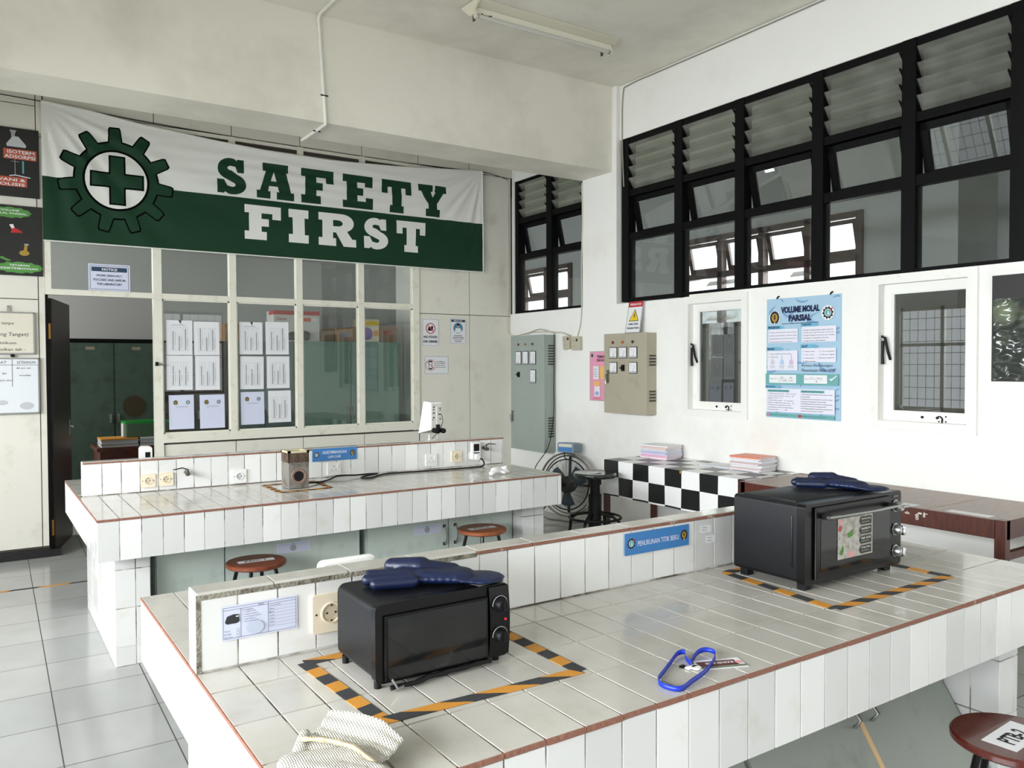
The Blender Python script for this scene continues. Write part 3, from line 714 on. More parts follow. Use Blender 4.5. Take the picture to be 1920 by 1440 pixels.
s.disc(.016, .13, .010, pk); s.disc(.012, .108, .011, mat('red_slice', (176, 80, 84), .6)); s.poly([(.008, .022), (.03, .05), (.034, .028), (.02, .012)], gcol); s.poly([(.05, .085), (.09, .10), (.085, .075), (.06, .07)], gcol); s.disc(.075, .012, .018, pk, ry=.011)
dk = mat('dark_label_print', (52, 50, 46), .5)
for i, t in enumerate(('Crispy Pizza', 'Fish Grill', 'Roast Meat Pro', 'Even Hot Cooking')):
    y = .006 + i * .034; s.poly([(.122, y + .014), (.132, y), (.196, y), (.196, y + .029), (.132, y + .029)], dk, 'label_box'); s.text(t, .136, y + .016, .054, .008, M_white, .01)
    s.rect(.136, y + .008, .045, .002, M_grayink)
s.done()
s = Sheet('b', None, None, .04, .008, M_blk, '', '', .0004, mx=Matrix.Identity(4)); s.o.name = 'maker_mark'
s.o.parent = ov2; s.o.matrix_local = F((2.815 - X0, -.001, 1.104 - ZT), *BACK); s.text('oven', .004, .001, .03, .006, M_print); s.done()
# --- rubber mitts lying on the ovens (three stubby fingers, big thumb lobe, flat cuff)
def mitt(name, mx, label):
    ch = [((-.01, .0, .018), (.10, .0, .016), .046, .054, .36), ((.10, 0, .013), (.165, -.003, .009), .054, .062, .16),
          ((.01, .036, .032), (-.062, .066, .030), .030, .023, .85), ((.01, .036, .032), (.09, .03, .022), .028, .026, .7),
          ((-.02, .018, .018), (-.118, .022, .016), .0175, .0155, .95), ((-.02, -.018, .018), (-.122, -.020, .016), .0175, .0155, .95), ((-.01, -.048, .017), (-.100, -.062, .016), .0175, .015, .95),
          ((.02, -.01, .026), (.10, -.01, .018), .030, .040, .4)]
    return blob(name, ch, M_navy, .003, smooth=3, mx=mx, label=label, category='oven mitt', group=None)
mitt('oven_mitt', Matrix.Translation((.945, 1.865, 1.0355)) @ Matrix.Rotation(math.radians(-27), 4, 'Z') @ Matrix.Scale(1.02, 4), 'navy blue rubber oven mitt lying on the small near oven')
mitt('oven_mitt', Matrix.Translation((2.685, 1.865, 1.1305)) @ Matrix.Rotation(math.radians(-62), 4, 'Z') @ Matrix.Scale(.95, 4), 'navy blue rubber oven mitt lying on the large farther oven')
sc = Sheet('sticker', (1.060, 1.742, 1.0345), TOP, .085, .045, mat('worn_silver_label', (150, 146, 144), .4), 'worn grey paper label on the small oven beside its mitt', 'label', .0006, rot=.12); sc.done()

# ================================================================== HAZARD TAPE
def tape_strip(b, p, q, wd, n, z, slant, ph=0):
    p = Vector(p); q = Vector(q); d = (q - p); L = d.length; d.normalize(); nn = Vector((-d.y, d.x)); k = int(L / n) + 2; h = .0012
    for i in range(-1, k):
        a0 = (i + ph) * n; a1 = a0 + n
        def pt(a, s): a = min(max(a, 0), L); return p + d * a + nn * s
        lo0, lo1, hi0, hi1 = a0, a1, a0 + slant, a1 + slant
        c = [pt(lo0, -wd / 2), pt(lo1, -wd / 2), pt(hi1, wd / 2), pt(hi0, wd / 2)]
        if (c[1] - c[0]).length < 1e-5 and (c[2] - c[3]).length < 1e-5: continue
        b.add([(v.x, v.y, z) for v in c] + [(v.x, v.y, z + h) for v in c], [(4, 5, 6, 7), (0, 3, 2, 1), (0, 1, 5, 4), (1, 2, 6, 5), (2, 3, 7, 6), (3, 0, 4, 7)], M_orange if i % 2 else M_hblk)
def tape_frame(label, cs, wd, n, z, phs=(0, 0, 0, 0), nf=None, sf=-1.2):
    b = MB()
    for i in range(4):
        a = Vector(cs[i]); c = Vector(cs[(i + 1) % 4]); tape_strip(b, a, c, wd, (nf or n) if i % 2 else n, z + .0003 * (i % 2), wd * (sf if i % 2 else -.15), phs[i])
    o = b.build('hazard_tape', label=label, category='tape', group='black and orange tape squares on the benches'); return o
tape_frame('black and orange tape square around the small near oven', [(.695, 2.01), (.722, 1.585), (1.250, 1.568), (1.250, 2.01)], .038, .056, ZT + .0004, (0, .3, 0, 0), .092, -1.9)
tape_frame('black and orange tape square around the large farther oven', [(2.285, 2.01), (2.230, 1.520), (2.905, 1.520), (2.890, 2.01)], .038, .075, ZT + .0004, (.4, 0, 0, 0), .070, -1.1)
tape_frame('black and orange tape square around the rusty heater', [(1.53, 5.15), (1.525, 4.80), (1.84, 4.81), (1.86, 5.15)], .035, .045, ZT + .0004 + .001)
b = MB(); tape_strip(b, (-.6, 6.76), (.92, 6.69), .03, .19, .0004, .03); b.build('hazard_tape', label='thin black and yellow tape line stuck across the floor tiles', category='tape')

# ================================================================== THINGS ON THE FAR BENCH
hx, hy = 1.603, 4.893
ht = empty('heater_box', (hx, hy, ZT), 'rusty square metal heater with a round port standing on the far bench', 'heater')
M_rs = mat('dull_steel_sheet', (138, 134, 128), .45, .35, spot=(96, 84, 70), spot_scale=18, spot_lo=.5, spot_hi=.7)
M_rust = mat('burnt_rusty_sheet', (98, 78, 62), .6, .2, spot=(50, 38, 30), spot_scale=22, spot_lo=.42, spot_hi=.62)
b = MB().box(0, .130, 0, .140, .003, .165, M_rs, .002); b.build('lower_casing', parent=ht)
b = MB()
for q in ((0, .13, 0, .004), (0, .13, .136, .14), (0, .004, 0, .14), (.126, .13, 0, .14)): b.box(*q, .163, .228, M_rust)
b.box(.004, .126, .004, .136, .15, .17, M_mblk); b.build('upper_casing', parent=ht)['label'] = 'burnt brown upper part'
rim = MB(); mr = mat('yellowed_ceramic_rim', (206, 196, 162), .6)
for q in ((-.002, .132, -.002, .014), (-.002, .132, .126, .142), (-.002, .014, -.002, .142), (.116, .132, -.002, .142)): rim.box(*q, .224, .236, mr)
rim.build('rim', parent=ht)
b = MB(); b.lathe([(.030, 0), (.048, -.001), (.050, -.004), (.046, -.007), (.033, -.005), (.030, .0)], mat('rusty_ring', (140, 118, 106), .6, .3, spot=(100, 76, 66), spot_scale=30), (.064, 0, .078), 'y', 32); b.cyl((.064, 0, .078), .031, -.003, -.001, M_mblk, 'y', 24, 0); b.build('round_port', parent=ht)
b = MB(); b.tube([(-.001 + .132 * i / 12, -.004, .158 + .004 * math.sin(i * 2.2)) for i in range(13)], .002, M_steel, 5); b.build('wire', parent=ht)
# --- power cord from the socket tester to the heater
def cord(name, pts, r, m, label, cat, group=None):
    cu = []
    P_ = [Vector(p) for p in pts]
    for i in range(len(P_) - 1):
        a, b_, c, d = P_[max(i - 1, 0)], P_[i], P_[i + 1], P_[min(i + 2, len(P_) - 1)]
        for k in range(6):
            t = k / 6; cu.append(.5 * ((2 * b_) + (c - a) * t + (2 * a - 5 * b_ + 4 * c - d) * t * t + (3 * b_ - a - 3 * c + d) * t ** 3))
    cu.append(P_[-1]); o = MB().tube(cu, r, m, 8).build(name, label=label, category=cat, group=group); return o
cord('power_cord', [(3.150, yA(3.15) - .065, .893), (3.19, yA(3.1) - .07, .880), (3.17, 5.14, .840), (3.05, 5.12, .8375), (2.86, 5.13, .8375), (2.62, 5.15, .8375), (2.42, 5.17, .8375), (2.30, 5.12, .8375), (2.22, 5.04, .8375), (2.16, 5.06, .8375), (2.20, 5.13, .839), (2.32, 5.165, .844), (2.27, 5.20, .842), (2.16, 5.17, .846), (2.08, 5.16, .852), (2.02, 5.17, .850), (1.96, 5.12, .84), (1.86, 5.05, .838), (1.735, 4.98, .850)], .0055, M_mblk, 'black power cord running along the far bench to the rusty heater', 'cord')
# --- sockets and valves on the splashbacks
def schuko(x, y, z, sz, label, group, m=M_beige):
    r = empty('wall_socket', (x, y, z), label, 'socket', group)
    b = MB(); rbox(b, -sz / 2, sz / 2, -.012, 0, -sz / 2, sz / 2, m, .006); b.build('cover_plate', parent=r)
    b = MB(); kk = sz / .082; b.lathe([(.0185 * kk, -.0122), (.0195 * kk, -.0155), (.0225 * kk, -.0155), (.0232 * kk, -.0118)], m, (0, 0, 0), 'y', 28); b.cyl((0, 0, 0), .0188 * kk, -.0124, -.0121, mat('shaded_beige', (206, 192, 166), .5) if m is M_beige else M_lgray, 'y', 28)  # flat disc in a darker tone paints in the shade of the well
    for px in (-.0095 * kk, .0095 * kk): b.cyl((px, 0, .0), .003, -.0130, -.0122, M_ink, 'y', 10)
    for pz in (-.0165 * kk, .0165 * kk): b.box(-.002, .002, -.0145, -.012, pz - .0025, pz + .0025, M_gap)
    b.build('plug_well', parent=r)
    b = MB()
    for px in (-sz / 2 + .010, sz / 2 - .010): b.cyl((px, 0, 0), .0026, -.0135, -.0118, M_ink, 'y', 10)
    b.build('screw', parent=r); return r
schuko(.866, yA(.866), .900, .082, 'beige round-pin wall socket at the left end of the far bench', None)
schuko(.968, yA(.968), .902, .082, 'beige round-pin wall socket left of the gas tap on the far bench', None)
schuko(1.408, yA(1.408), .886, .088, 'white round-pin wall socket between the gas tap and the heater', None, M_white)
schuko(3.000, yA(3.0), .912, .088, 'cream round-pin wall socket next to the plugged-in power meter', None)
schuko(.793, 2.087, .930, .104, 'large beige round-pin wall socket behind the small near oven', None)
def uk(x, z, label):
    y = yA(x); r = empty('wall_socket', (x, y, z), label, 'socket')
    b = MB(); rbox(b, -.048, .048, -.011, 0, -.044, .044, M_white, .005); b.build('cover_plate', parent=r)
    b = MB()
    for q in ((-.004, .0, .012, .02), (-.022, -.016, -.010, -.006), (.008, .014, -.010, -.006)): b.box(q[0], q[1], -.0118, -.0105, q[2], q[3], M_ink)
    for k in range(5): b.cyl((-.03 + .015 * k, 0, -.022 + .004 * (k % 2)), .002, -.0118, -.0105, M_ink, 'y', 8)
    b.build('slots', parent=r); MB().box(.022, .034, -.016, -.010, .008, .028, M_white, .002).build('switch', parent=r)
uk(2.043, .888, 'white switched socket under the blue sign on the far bench'); uk(2.790, .898, 'white switched socket in the middle of the far bench splashback')
def gas_tap(x, z, label, lever):
    y = yA(x); r = empty('gas_tap', (x, y, z), label, 'gas tap'); mm = mat('tarnished_metal', (96, 92, 84), .4, .7)
    MB().cyl((0, 0, 0), .012, -.045, 0, mm, 'y', 12).cyl((0, -.04, 0), .010, -.018, .022, mm, 'z', 12).lathe([(.012, -.07), (.014, -.06), (.010, -.045)], mm, (0, 0, -.004), 'y', 12).build('valve', parent=r)
    MB().tube([(0, -.04, .022), (lever * .03, -.045, .034), (lever * .085, -.05, .026)], [.004, .004, .003], M_mblk, 6).build('lever', parent=r)
gas_tap(1.085, .935, 'tarnished gas tap with thin black lever at the left of the far bench', -1)
gas_tap(3.235, .962, 'dark gas tap at the right end of the far bench', 1)
pm = empty('plug_in_power_meter', (3.145, yA(3.145), .945), 'white plug-in power meter with a dark display on the far bench', 'power meter')
b = MB(); rbox(b, -.034, .034, -.055, -.02, -.065, .070, M_white, .012); b.box(-.03, .0, -.02, 0, -.06, -.01, M_white); b.build('case', parent=pm)
MB().box(-.024, .024, -.0568, -.055, .002, .056, M_mblk, .0006).build('display', parent=pm)
MB().box(-.026, .026, -.0562, -.055, -.016, -.008, M_navyink).build('buttons', parent=pm)
MB().cyl((0, -.055, -.045), .021, -.028, 0, M_white, 'y', 20, .004).build('plug', parent=pm)
# crumpled tissue
blob('crumpled_tissue', [((-.055, -.02, .012), (-.015, .0, .020), .016, .022, .7), ((-.02, .01, .022), (.0, .005, .030), .020, .014, .9), ((.0, .0, .016), (.035, .012, .016), .018, .020, .6), ((.04, .02, .022), (.055, .01, .034), .018, .012, .9), ((.03, -.015, .010), (.065, .0, .012), .012, .014, .7), ((.062, .012, .030), (.068, .01, .040), .010, .006, 1)],
     mat('tissue', (246, 246, 246), .9, bump=1.0, bump_scale=40), .005, mx=Matrix.Translation((3.03, 4.72, ZT)) @ Matrix.Scale(1.25, 4), smooth=1, label='crumpled white tissue near the right end of the far bench', category='tissue')
# white instrument box on a rod, on top of the splashback
ib = empty('instrument_box', (2.83, 5.33, 1.035), 'white box-shaped instrument with black knobs on a rod above the far bench', 'instrument')
b = MB(); b.add([(0, 0, .078), (.095, 0, .078), (.098, .17, .040), (-.004, .20, .040), (0, 0, .285), (.088, .0, .285), (.09, .13, .290), (.0, .12, .290)], [(0, 3, 2, 1), (4, 5, 6, 7), (0, 1, 5, 4), (1, 2, 6, 5), (2, 3, 7, 6), (3, 0, 4, 7)], M_white); b.build('case', parent=ib)
b = MB().box(.006, .088, -.003, 0, .095, .275, mat('instrument_face', (208, 208, 200), .4))
for q in ((.016, .03, .245), (.016, .026, .225), (.05, .054, .21), (.014, .03, .20), (.014, .03, .165), (.07, .082, .235), (.072, .080, .22), (.06, .085, .19), (.07, .082, .155), (.012, .018, .15)): b.box(q[0], q[1], -.0042, -.003, q[2], q[2] + .008, M_ink)
b.box(.044, .052, -.006, -.003, .12, .25, M_white); b.build('front_panel', parent=ib)
for kx, kz in ((.020, .075), (.088, .070)): MB().lathe([(.0, -.05), (.016, -.05), (.019, -.044), (.019, -.012), (.010, -.008), (.010, .0)], M_mblk, (kx, .006, kz), 'y', 18).build('knob', parent=ib)
MB().box(.04, .066, -.02, .02, .05, .118, M_mblk, .003).build('clamp', parent=ib)
MB().cyl((.062, .02, 0), .004, .0, .10, M_steel, 'z', 10).cyl((.0, .03, 0), .006, 0, .04, M_white, 'z', 10).box(-.008, .05, .016, .04, 0, .008, M_white).build('stand', parent=ib)
MB().tube([(.085, -.01, .19), (.09, -.02, .14), (.07, -.03, .10), (.05, -.02, .055), (.02, -.01, .03), (.004, .0, .008)], .0022, M_mblk, 6).build('wire', parent=ib)
tm = empty('digital_timer', (.905, 5.62, ZT), 'small white digital device behind the left end of the far splashback', 'device')
b = MB(); rbox(b, -.036, .036, -.03, .03, 0, .252, M_white, .02); b.build('case', parent=tm); MB().box(-.006, .024, -.0315, -.03, .175, .215, M_mblk).build('display', parent=tm)

# ================================================================== SIGNS AND CARDS ON THE SPLASHBACKS
axA = ((1, -.0235, 0), (0, 0, 1))
s = Sheet('blue_sign', (1.892, yA(1.892) - .004, .945), axA, .318, .087, M_blue, 'blue sign reading KESETIMBANGAN UAP-CAIR on the far bench splashback', 'sign', .003)
s.text('KESETIMBANGAN', .072, .048, .170, .020, M_paper2, .015); s.text('UAP-CAIR', .108, .018, .095, .018, M_paper2, .015); s.gear_emblem(.028, .044, .020); s.crest_emblem(.285, .046, .020); s.done()
s = Sheet('blue_sign', (1.857, 2.083, .9375), BACK, .310, .076, M_blue, 'blue sign reading PENURUNAN TITIK BEKU on the near bench splashback', 'sign', .003)
s.text('PENURUNAN TITIK BEKU', .058, .027, .200, .018, M_paper2, .012); s.gear_emblem(.028, .040, .019); s.crest_emblem(.284, .040, .019); s.done()
s = Sheet('data_card', (.506, 2.0845, .903), BACK, .196, .088, M_paper2, 'laminated data card with a small oven picture on the near bench splashback', 'card', .0012)
s.frame(.004, .004, .188, .080, .0008, M_navyink); s.rect(.004, .077, .188, .0008, M_navyink, 'border'); s.rect(.048, .004, .0008, .073, M_navyink, 'border'); s.rect(.118, .004, .0008, .08, M_navyink, 'border')
s.text('Oven', .093, .079, .014, .0035, M_ink, .01)
s.poly([(.010, .052), (.014, .062), (.030, .066), (.044, .064), (.045, .046), (.038, .042), (.014, .042), (.009, .046)], mat('oven_picture', (46, 46, 50), .6), 'picture'); s.rect(.036, .058, .007, .003, M_paper, 'picture')
for i, t in enumerate(('Warranty', 'In Use', 'Date of service')): s.text(t, .007, .022 - i * .0075, .014 + .003 * i, .004, M_ink); s.frame(.038, .0215 - i * .0075, .006, .006, .0004, M_ink)
s.text('Cara menggunakan :', .051, .071, .030, .0036, M_ink, .01)
for i, t in enumerate(('1.  Siapkan alat', '2.  Hubungkan alat dengan arus', '3.  Atur suhu yang akan digunakan', '4.  Tunggu hingga panas', '5.  Matikan setelah selesai dipakai')): s.text(t, .052, .0655 - i * .0062, .034 + .006 * (i % 3), .0036, M_ink)
s.disc(.084, .024, .022, mat('pale_watermark', (196, 204, 224), .6), 'emblem', 20, .017)
for i, t in enumerate(('Nama Alat dan Spesifikasi', 'Nama', 'Merk', 'Produksi', 'Lokasi', 'Tahun', 'Keterangan')): s.text(t, .120, .0715 - i * .0085, .030 if i == 0 else .013, .0036, M_ink, .006); s.rect(.118, .0695 - i * .0085, .074, .0004, M_navyink, 'border')
s.done()
for x, z, wd, lab, t in ((2.233, .972, .058, 'small handwritten paper label, the upper of two on the near splashback', 'Lemari\nBeku suhu'), (2.262, .930, .052, 'small handwritten paper label, the lower of two on the near splashback', 'Dapur\n  Zamak 1')):
    s = Sheet('paper_label', (x, 2.0855, z), BACK, wd, .028, M_paper, lab, 'label', .0005, rot=-.04)
    for i, q in enumerate(t.split('\n')): s.text(q.strip(), .008, .017 - i * .010, .024, .005, M_navyink, 0, slant=.2)
    s.done()
for x, lab in ((1.494, 'small printed card on the pale green door behind the left stool'), (2.412, 'small printed card on the pale green door left of the curved handles')):
    s = Sheet('data_card', (x, 4.797, .462), BACK, .203, .060, M_paper2, lab, 'card', .001)
    for i in range(8): s.rect(.006, .006 + i * .0064, .19, .0012, M_navyink if i == 7 else M_grayink)
    s.disc(.1, .028, .02, M_grayink, 'emblem', 16); s.text('Oven', .09, .052, .02, .005, M_ink); s.done()

# lanyard and card lying on the near bench
M_rib = mat('royal_blue_ribbon', (22, 52, 178), .35)
b = MB()
def ribbon(b, pts, wd, m):
    cu = []; Q = [Vector(p) for p in pts]
    for i in range(len(Q) - 1):
        a, b_, c, d = Q[max(i - 1, 0)], Q[i], Q[i + 1], Q[min(i + 2, len(Q) - 1)]
        for k in range(5):
            t = k / 5; cu.append(.5 * ((2 * b_) + (c - a) * t + (2 * a - 5 * b_ + 4 * c - d) * t * t + (3 * b_ - a - 3 * c + d) * t ** 3))
    cu.append(Q[-1]); vs = []
    for p in cu: vs += [(p.x, p.y, p.z), (p.x + .0015, p.y + .003, p.z + wd)]
    b.add(vs, [(2 * k, 2 * k + 1, 2 * k + 3, 2 * k + 2) for k in range(len(cu) - 1)], m, True)
z = ZT + .001
ribbon(b, [(1.500, 1.430, z), (1.520, 1.470, z), (1.540, 1.492, z + .004), (1.520, 1.497, z + .003), (1.470, 1.470, z), (1.420, 1.440, z), (1.362, 1.405, z), (1.345, 1.375, z), (1.352, 1.345, z), (1.370, 1.335, z), (1.420, 1.352, z), (1.480, 1.372, z), (1.530, 1.395, z), (1.580, 1.425, z), (1.604, 1.448, z + .004), (1.595, 1.470, z + .006), (1.565, 1.470, z + .004), (1.510, 1.440, z)], .012, M_rib)
ln = b.build('lanyard', label='royal blue ribbon lanyard looped on the near bench', category='lanyard')
sd = ln.modifiers.new('Solidify', 'SOLIDIFY'); sd.thickness = .0012
MB().box(1.475, 1.512, 1.415, 1.430, ZT + .001, ZT + .006, M_white, .002).lathe([(.010, 0), (.014, .001), (.014, .004), (.010, .005)], M_white, (1.500, 1.415, ZT + .001)).box(1.470, 1.485, 1.436, 1.444, ZT + .001, ZT + .006, M_mblk).build('clip', parent=ln)
s = Sheet('name_badge', (1.645, 1.407, ZT + .001), ((-1, .0, 0), (0, -1, 0)), .128, .062, M_paper, 'maroon badge card printed upside down, lying beside the blue lanyard', 'badge', .001, rot=-.38)
mar = mat('maroon_print', (92, 40, 34), .4); s.rect(.018, .012, .105, .034, mar); s.text('KONSUMSI', .026, .020, .075, .013, M_paper, .03); s.rect(.0, .046, .128, .012, mat('grey_green_print', (120, 128, 110), .4)); s.disc(.012, .03, .010, pk); s.done()
# knitted glove in the foreground
M_knit = mat('white_knit', (216, 212, 200), .95, spot=(168, 140, 96), spot_scale=16, spot_lo=.66, spot_hi=.8)
nt = M_knit.node_tree; bs = nt.nodes['Principled BSDF']; tc = nt.nodes.new('ShaderNodeTexCoord')
w1 = nt.nodes.new('ShaderNodeTexWave'); w1.inputs['Scale'].default_value = 75; w1.inputs['Distortion'].default_value = 1.5; w2 = nt.nodes.new('ShaderNodeTexWave'); w2.bands_direction = 'Y'; w2.inputs['Scale'].default_value = 75; w2.inputs['Distortion'].default_value = 1.5
mm = nt.nodes.new('ShaderNodeMath'); mm.operation = 'MULTIPLY'; bp = nt.nodes.new('ShaderNodeBump'); bp.inputs['Strength'].default_value = 1; bp.inputs['Distance'].default_value = .004
for q in (w1, w2): nt.links.new(tc.outputs['Object'], q.inputs['Vector'])
nt.links.new(w1.outputs['Fac'], mm.inputs[0]); nt.links.new(w2.outputs['Fac'], mm.inputs[1]); nt.links.new(mm.outputs[0], bp.inputs['Height']); nt.links.new(bp.outputs[0], bs.inputs['Normal'])
kg = blob('knitted_glove', [((.0, .015, .020), (.055, -.035, .018), .026, .028, .6),
     ((-.03, .018, .020), (-.012, .048, .034), .018, .013, 1), ((-.06, -.03, .022), (.05, -.075, .020), .034, .040, .55), ((-.055, -.005, .018), (-.02, -.04, .020), .020, .030, .6),
     ((-.05, -.06, .020), (.0, -.12, .020), .022, .022, .8), ((-.02, -.07, .020), (.03, -.14, .020), .022, .022, .8), ((.02, -.08, .020), (.06, -.15, .020), .022, .021, .8)],
     M_knit, .004, mx=Matrix.Translation((.545, 1.495, ZT)), smooth=4, label='white knitted work glove folded at the front corner of the near bench', category='glove')
A0, B0, C0, D0 = Vector((-.030, .020)), Vector((.062, -.125)), Vector((.052, .078)), Vector((.140, -.085))      # cuff corners: seam edge A-B, rib edge C-D
def cuff(u, v):
    p = A0.lerp(B0, u); q = C0.lerp(D0, u); w_ = min(v, 1.0); xy = p.lerp(q, w_ + .10 * max(0, v - 1) / .4)
    zz = .040 + .010 * math.sin(PI * u) - .030 * math.sin(PI * min(v, 1)) * (.5 + .5 * math.sin(PI * u)) + .016 * w_ + .0035 * math.sin(v * 26) * (.3 + v) * .6
    if v > 1: zz = (zz) * (1 - ((v - 1) / .4) ** .8) + .003
    zz *= 1 - .35 * max(0, u - .75) / .25
    return (xy.x, xy.y, max(zz, .003))
cf = MB().grid(cuff, 30, 34, M_knit).build('cuff', parent=kg); sd = cf.modifiers.new('Solidify', 'SOLIDIFY'); sd.thickness = -.005
MB().tube([tuple(Vector(cuff(i / 14, 0)) + Vector((0, 0, .003))) for i in range(15)], [.0042 + .0008 * math.sin(i * 2) for i in range(15)], mat('ochre_thread', (206, 186, 150), .9, spot=(150, 100, 60), spot_scale=40), 6).build('overlock_seam', parent=kg)

# white tray standing on the rear half of the near bench
tr_ = empty('plastic_tray', (.815, 2.20, ZT), 'white plastic tray standing upright behind the near splashback', 'tray')
b = MB(); rbox(b, 0, .165, 0, .022, 0, .198, M_white, .016, 'y'); b.build('base', parent=tr_)
b = MB(); rbox(b, -.006, .171, .020, .028, 0, .206, M_white, .018, 'y'); b.build('rim', parent=tr_)

# ================================================================== THINGS ON THE PARTITION
# --- SAFETY FIRST banner
BX0, BX1, BZ0, BZM = .486, 4.757, 2.646, 3.176; BY = YB - .045
TOPC = [(.481, 3.785), (.813, 3.763), (1.244, 3.711), (1.857, 3.664), (2.347, 3.638), (2.985, 3.634), (3.71, 3.67), (4.76, 3.76)]
def ztop(x):
    for (a, za), (b_, zb) in zip(TOPC[:-1], TOPC[1:]):
        if x <= b_: t = (x - a) / (b_ - a); return za + (zb - za) * t
    return TOPC[-1][1]
def folds(x, z):
    """cloth relief: folds fanning from the two tied top corners, soft horizontal waves in between"""
    d = 0
    for cx, cz, sg in ((.485, 3.785, 1), (4.755, 3.758, -1)):
        dx = (x - cx) * sg; dz = cz - z; r = math.hypot(dx, dz)
        if r < 1e-4: continue
        an = math.atan2(dz, max(dx, 1e-6)); amp = .011 * min(1, r * 2.2) * math.exp(-r / 1.15)
        d += amp * (math.sin(an * 21) + .6 * math.sin(an * 34 + 1))
    m = max(0, 1 - abs(x - 2.7) / 2.1); up = max(0, min(1, (z - 2.9) / .5))
    d += .0045 * m * up * math.sin(z * 62 + x * 1.3 + 1.5 * math.sin(x * 2.1)) + .0016 * math.sin(z * 23 + x * 2)
    return d
def bpt(x, z, o=0.0): return (x, BY - folds(x, z) - o, z)
bn = empty('banner', (BX0, BY, BZ0), 'wide green and white SAFETY FIRST banner tied across the partition', 'banner')
def bput(b, n): b.v = [(x - BX0, y - BY, z - BZ0) for x, y, z in b.v]; return b.build(n, parent=bn)
b = MB(); nu = 190
b.grid(lambda u, v: bpt(BX0 + (BX1 - BX0) * u, BZ0 + (BZM - BZ0) * v), nu, 26, M_green)
b.grid(lambda u, v: bpt(BX0 + (BX1 - BX0) * u, BZM + (ztop(BX0 + (BX1 - BX0) * u) - BZM) * v), nu, 40, M_bwhite)
bput(b, 'cloth')
b = MB(); b.tube([(BX0 + (BX1 - BX0) * i / 60, BY - folds(BX0 + (BX1 - BX0) * i / 60, ztop(BX0 + (BX1 - BX0) * i / 60)) - .004, ztop(BX0 + (BX1 - BX0) * i / 60)) for i in range(61)], .011, M_bwhite, 8)
bput(b, 'rolled_hem')
b = MB(); b.tube([(BX1 + .008, BY - .003, BZ0 - .01), (BX1 + .006, BY - .003, 3.2), (BX1, BY - .003, 3.755)], .007, M_bwhite, 6).tube([(BX0, BY - .004, BZ0 - .002), (2.6, BY - .004, BZ0 - .004), (BX1 + .01, BY - .004, BZ0 - .012)], .006, M_bwhite, 6); bput(b, 'side_hem')
def decal(polys, holes, m, off, name=None, mb=None):
    """flat figure cut into strips so that it follows the cloth"""
    bmm = bmesh.new()
    for outer in polys:
        loops = [[Vector((x, 0, z)) for x, z in outer]]
        ox0, ox1 = min(p[0] for p in outer), max(p[0] for p in outer); oz0, oz1 = min(p[1] for p in outer), max(p[1] for p in outer)
        for h in holes:
            if ox0 < h[0][0] < ox1 and oz0 < h[0][1] < oz1: loops.append([Vector((x, 0, z)) for x, z in h])
        flat = [p for l in loops for p in l]; vs = [bmm.verts.new(p) for p in flat]
        for t in geometry.tessellate_polygon(loops):
            try: bmm.faces.new([vs[i] for i in t])
            except ValueError: pass
    xs = [v.co.x for v in bmm.verts]; zs = [v.co.z for v in bmm.verts]
    for ax, lo, hi in ((0, min(xs), max(xs)), (2, min(zs), max(zs))):
        q = lo + .03
        while q < hi:
            co = [0, 0, 0]; co[ax] = q; no = [0, 0, 0]; no[ax] = 1
            bmesh.ops.bisect_plane(bmm, geom=list(bmm.verts) + list(bmm.edges) + list(bmm.faces), plane_co=co, plane_no=no); q += .03
    bmesh.ops.triangulate(bmm, faces=list(bmm.faces))
    for v in bmm.verts: v.co = Vector(bpt(v.co.x, v.co.z, off))
    bmesh.ops.recalc_face_normals(bmm, faces=list(bmm.faces))
    mb.bm(bmm, m, True)
def arcp(cx, cz, r, a0, a1, n, rz=None): return [(cx + r * math.cos(math.radians(a0 + (a1 - a0) * k / n)), cz + (rz or r) * math.sin(math.radians(a0 + (a1 - a0) * k / n))) for k in range(n + 1)]
# slab letters in a unit box
def L_I(): return [[(0, 0), (1, 0), (1, .25), (.80, .25), (.80, .75), (1, .75), (1, 1), (0, 1), (0, .75), (.20, .75), (.20, .25), (0, .25)]], []
def L_T(): return [[(.26, 0), (.74, 0), (.74, .22), (.66, .22), (.66, .78), (.80, .78), (.80, .58), (1, .58), (1, 1), (0, 1), (0, .58), (.20, .58), (.20, .78), (.34, .78), (.34, .22), (.26, .22)]], []
def L_F(): return [[(0, 0), (.60, 0), (.60, .24), (.46, .24), (.46, .40), (.66, .40), (.66, .62), (.46, .62), (.46, .78), (.76, .78), (.76, .62), (1, .62), (1, 1), (0, 1), (0, .77), (.12, .77), (.12, .24), (0, .24)]], []
def L_E(): return [[(0, 0), (1, 0), (1, .34), (.76, .34), (.76, .22), (.48, .22), (.48, .40), (.68, .40), (.68, .62), (.48, .62), (.48, .79), (.74, .79), (.74, .67), (1, .67), (1, 1), (0, 1), (0, .78), (.13, .78), (.13, .22), (0, .22)]], []
def L_A(): return [[(0, 0), (.36, 0), (.36, .21), (.30, .21), (.33, .36), (.56, .36), (.60, .21), (.53, .21), (.53, 0), (1, 0), (1, .22), (.92, .22), (.78, .77), (.84, .77), (.84, 1), (.16, 1), (.16, .77), (.24, .77), (.09, .22), (0, .22)]], [[(.37, .50), (.45, .76), (.53, .50)]]
def L_Y(): return [[(.26, 0), (.76, 0), (.76, .24), (.66, .24), (.66, .42), (.90, .78), (1, .78), (1, 1), (.58, 1), (.58, .79), (.62, .79), (.53, .62), (.44, .79), (.50, .79), (.50, 1), (0, 1), (0, .78), (.09, .78), (.36, .40), (.36, .24), (.26, .24)]], []
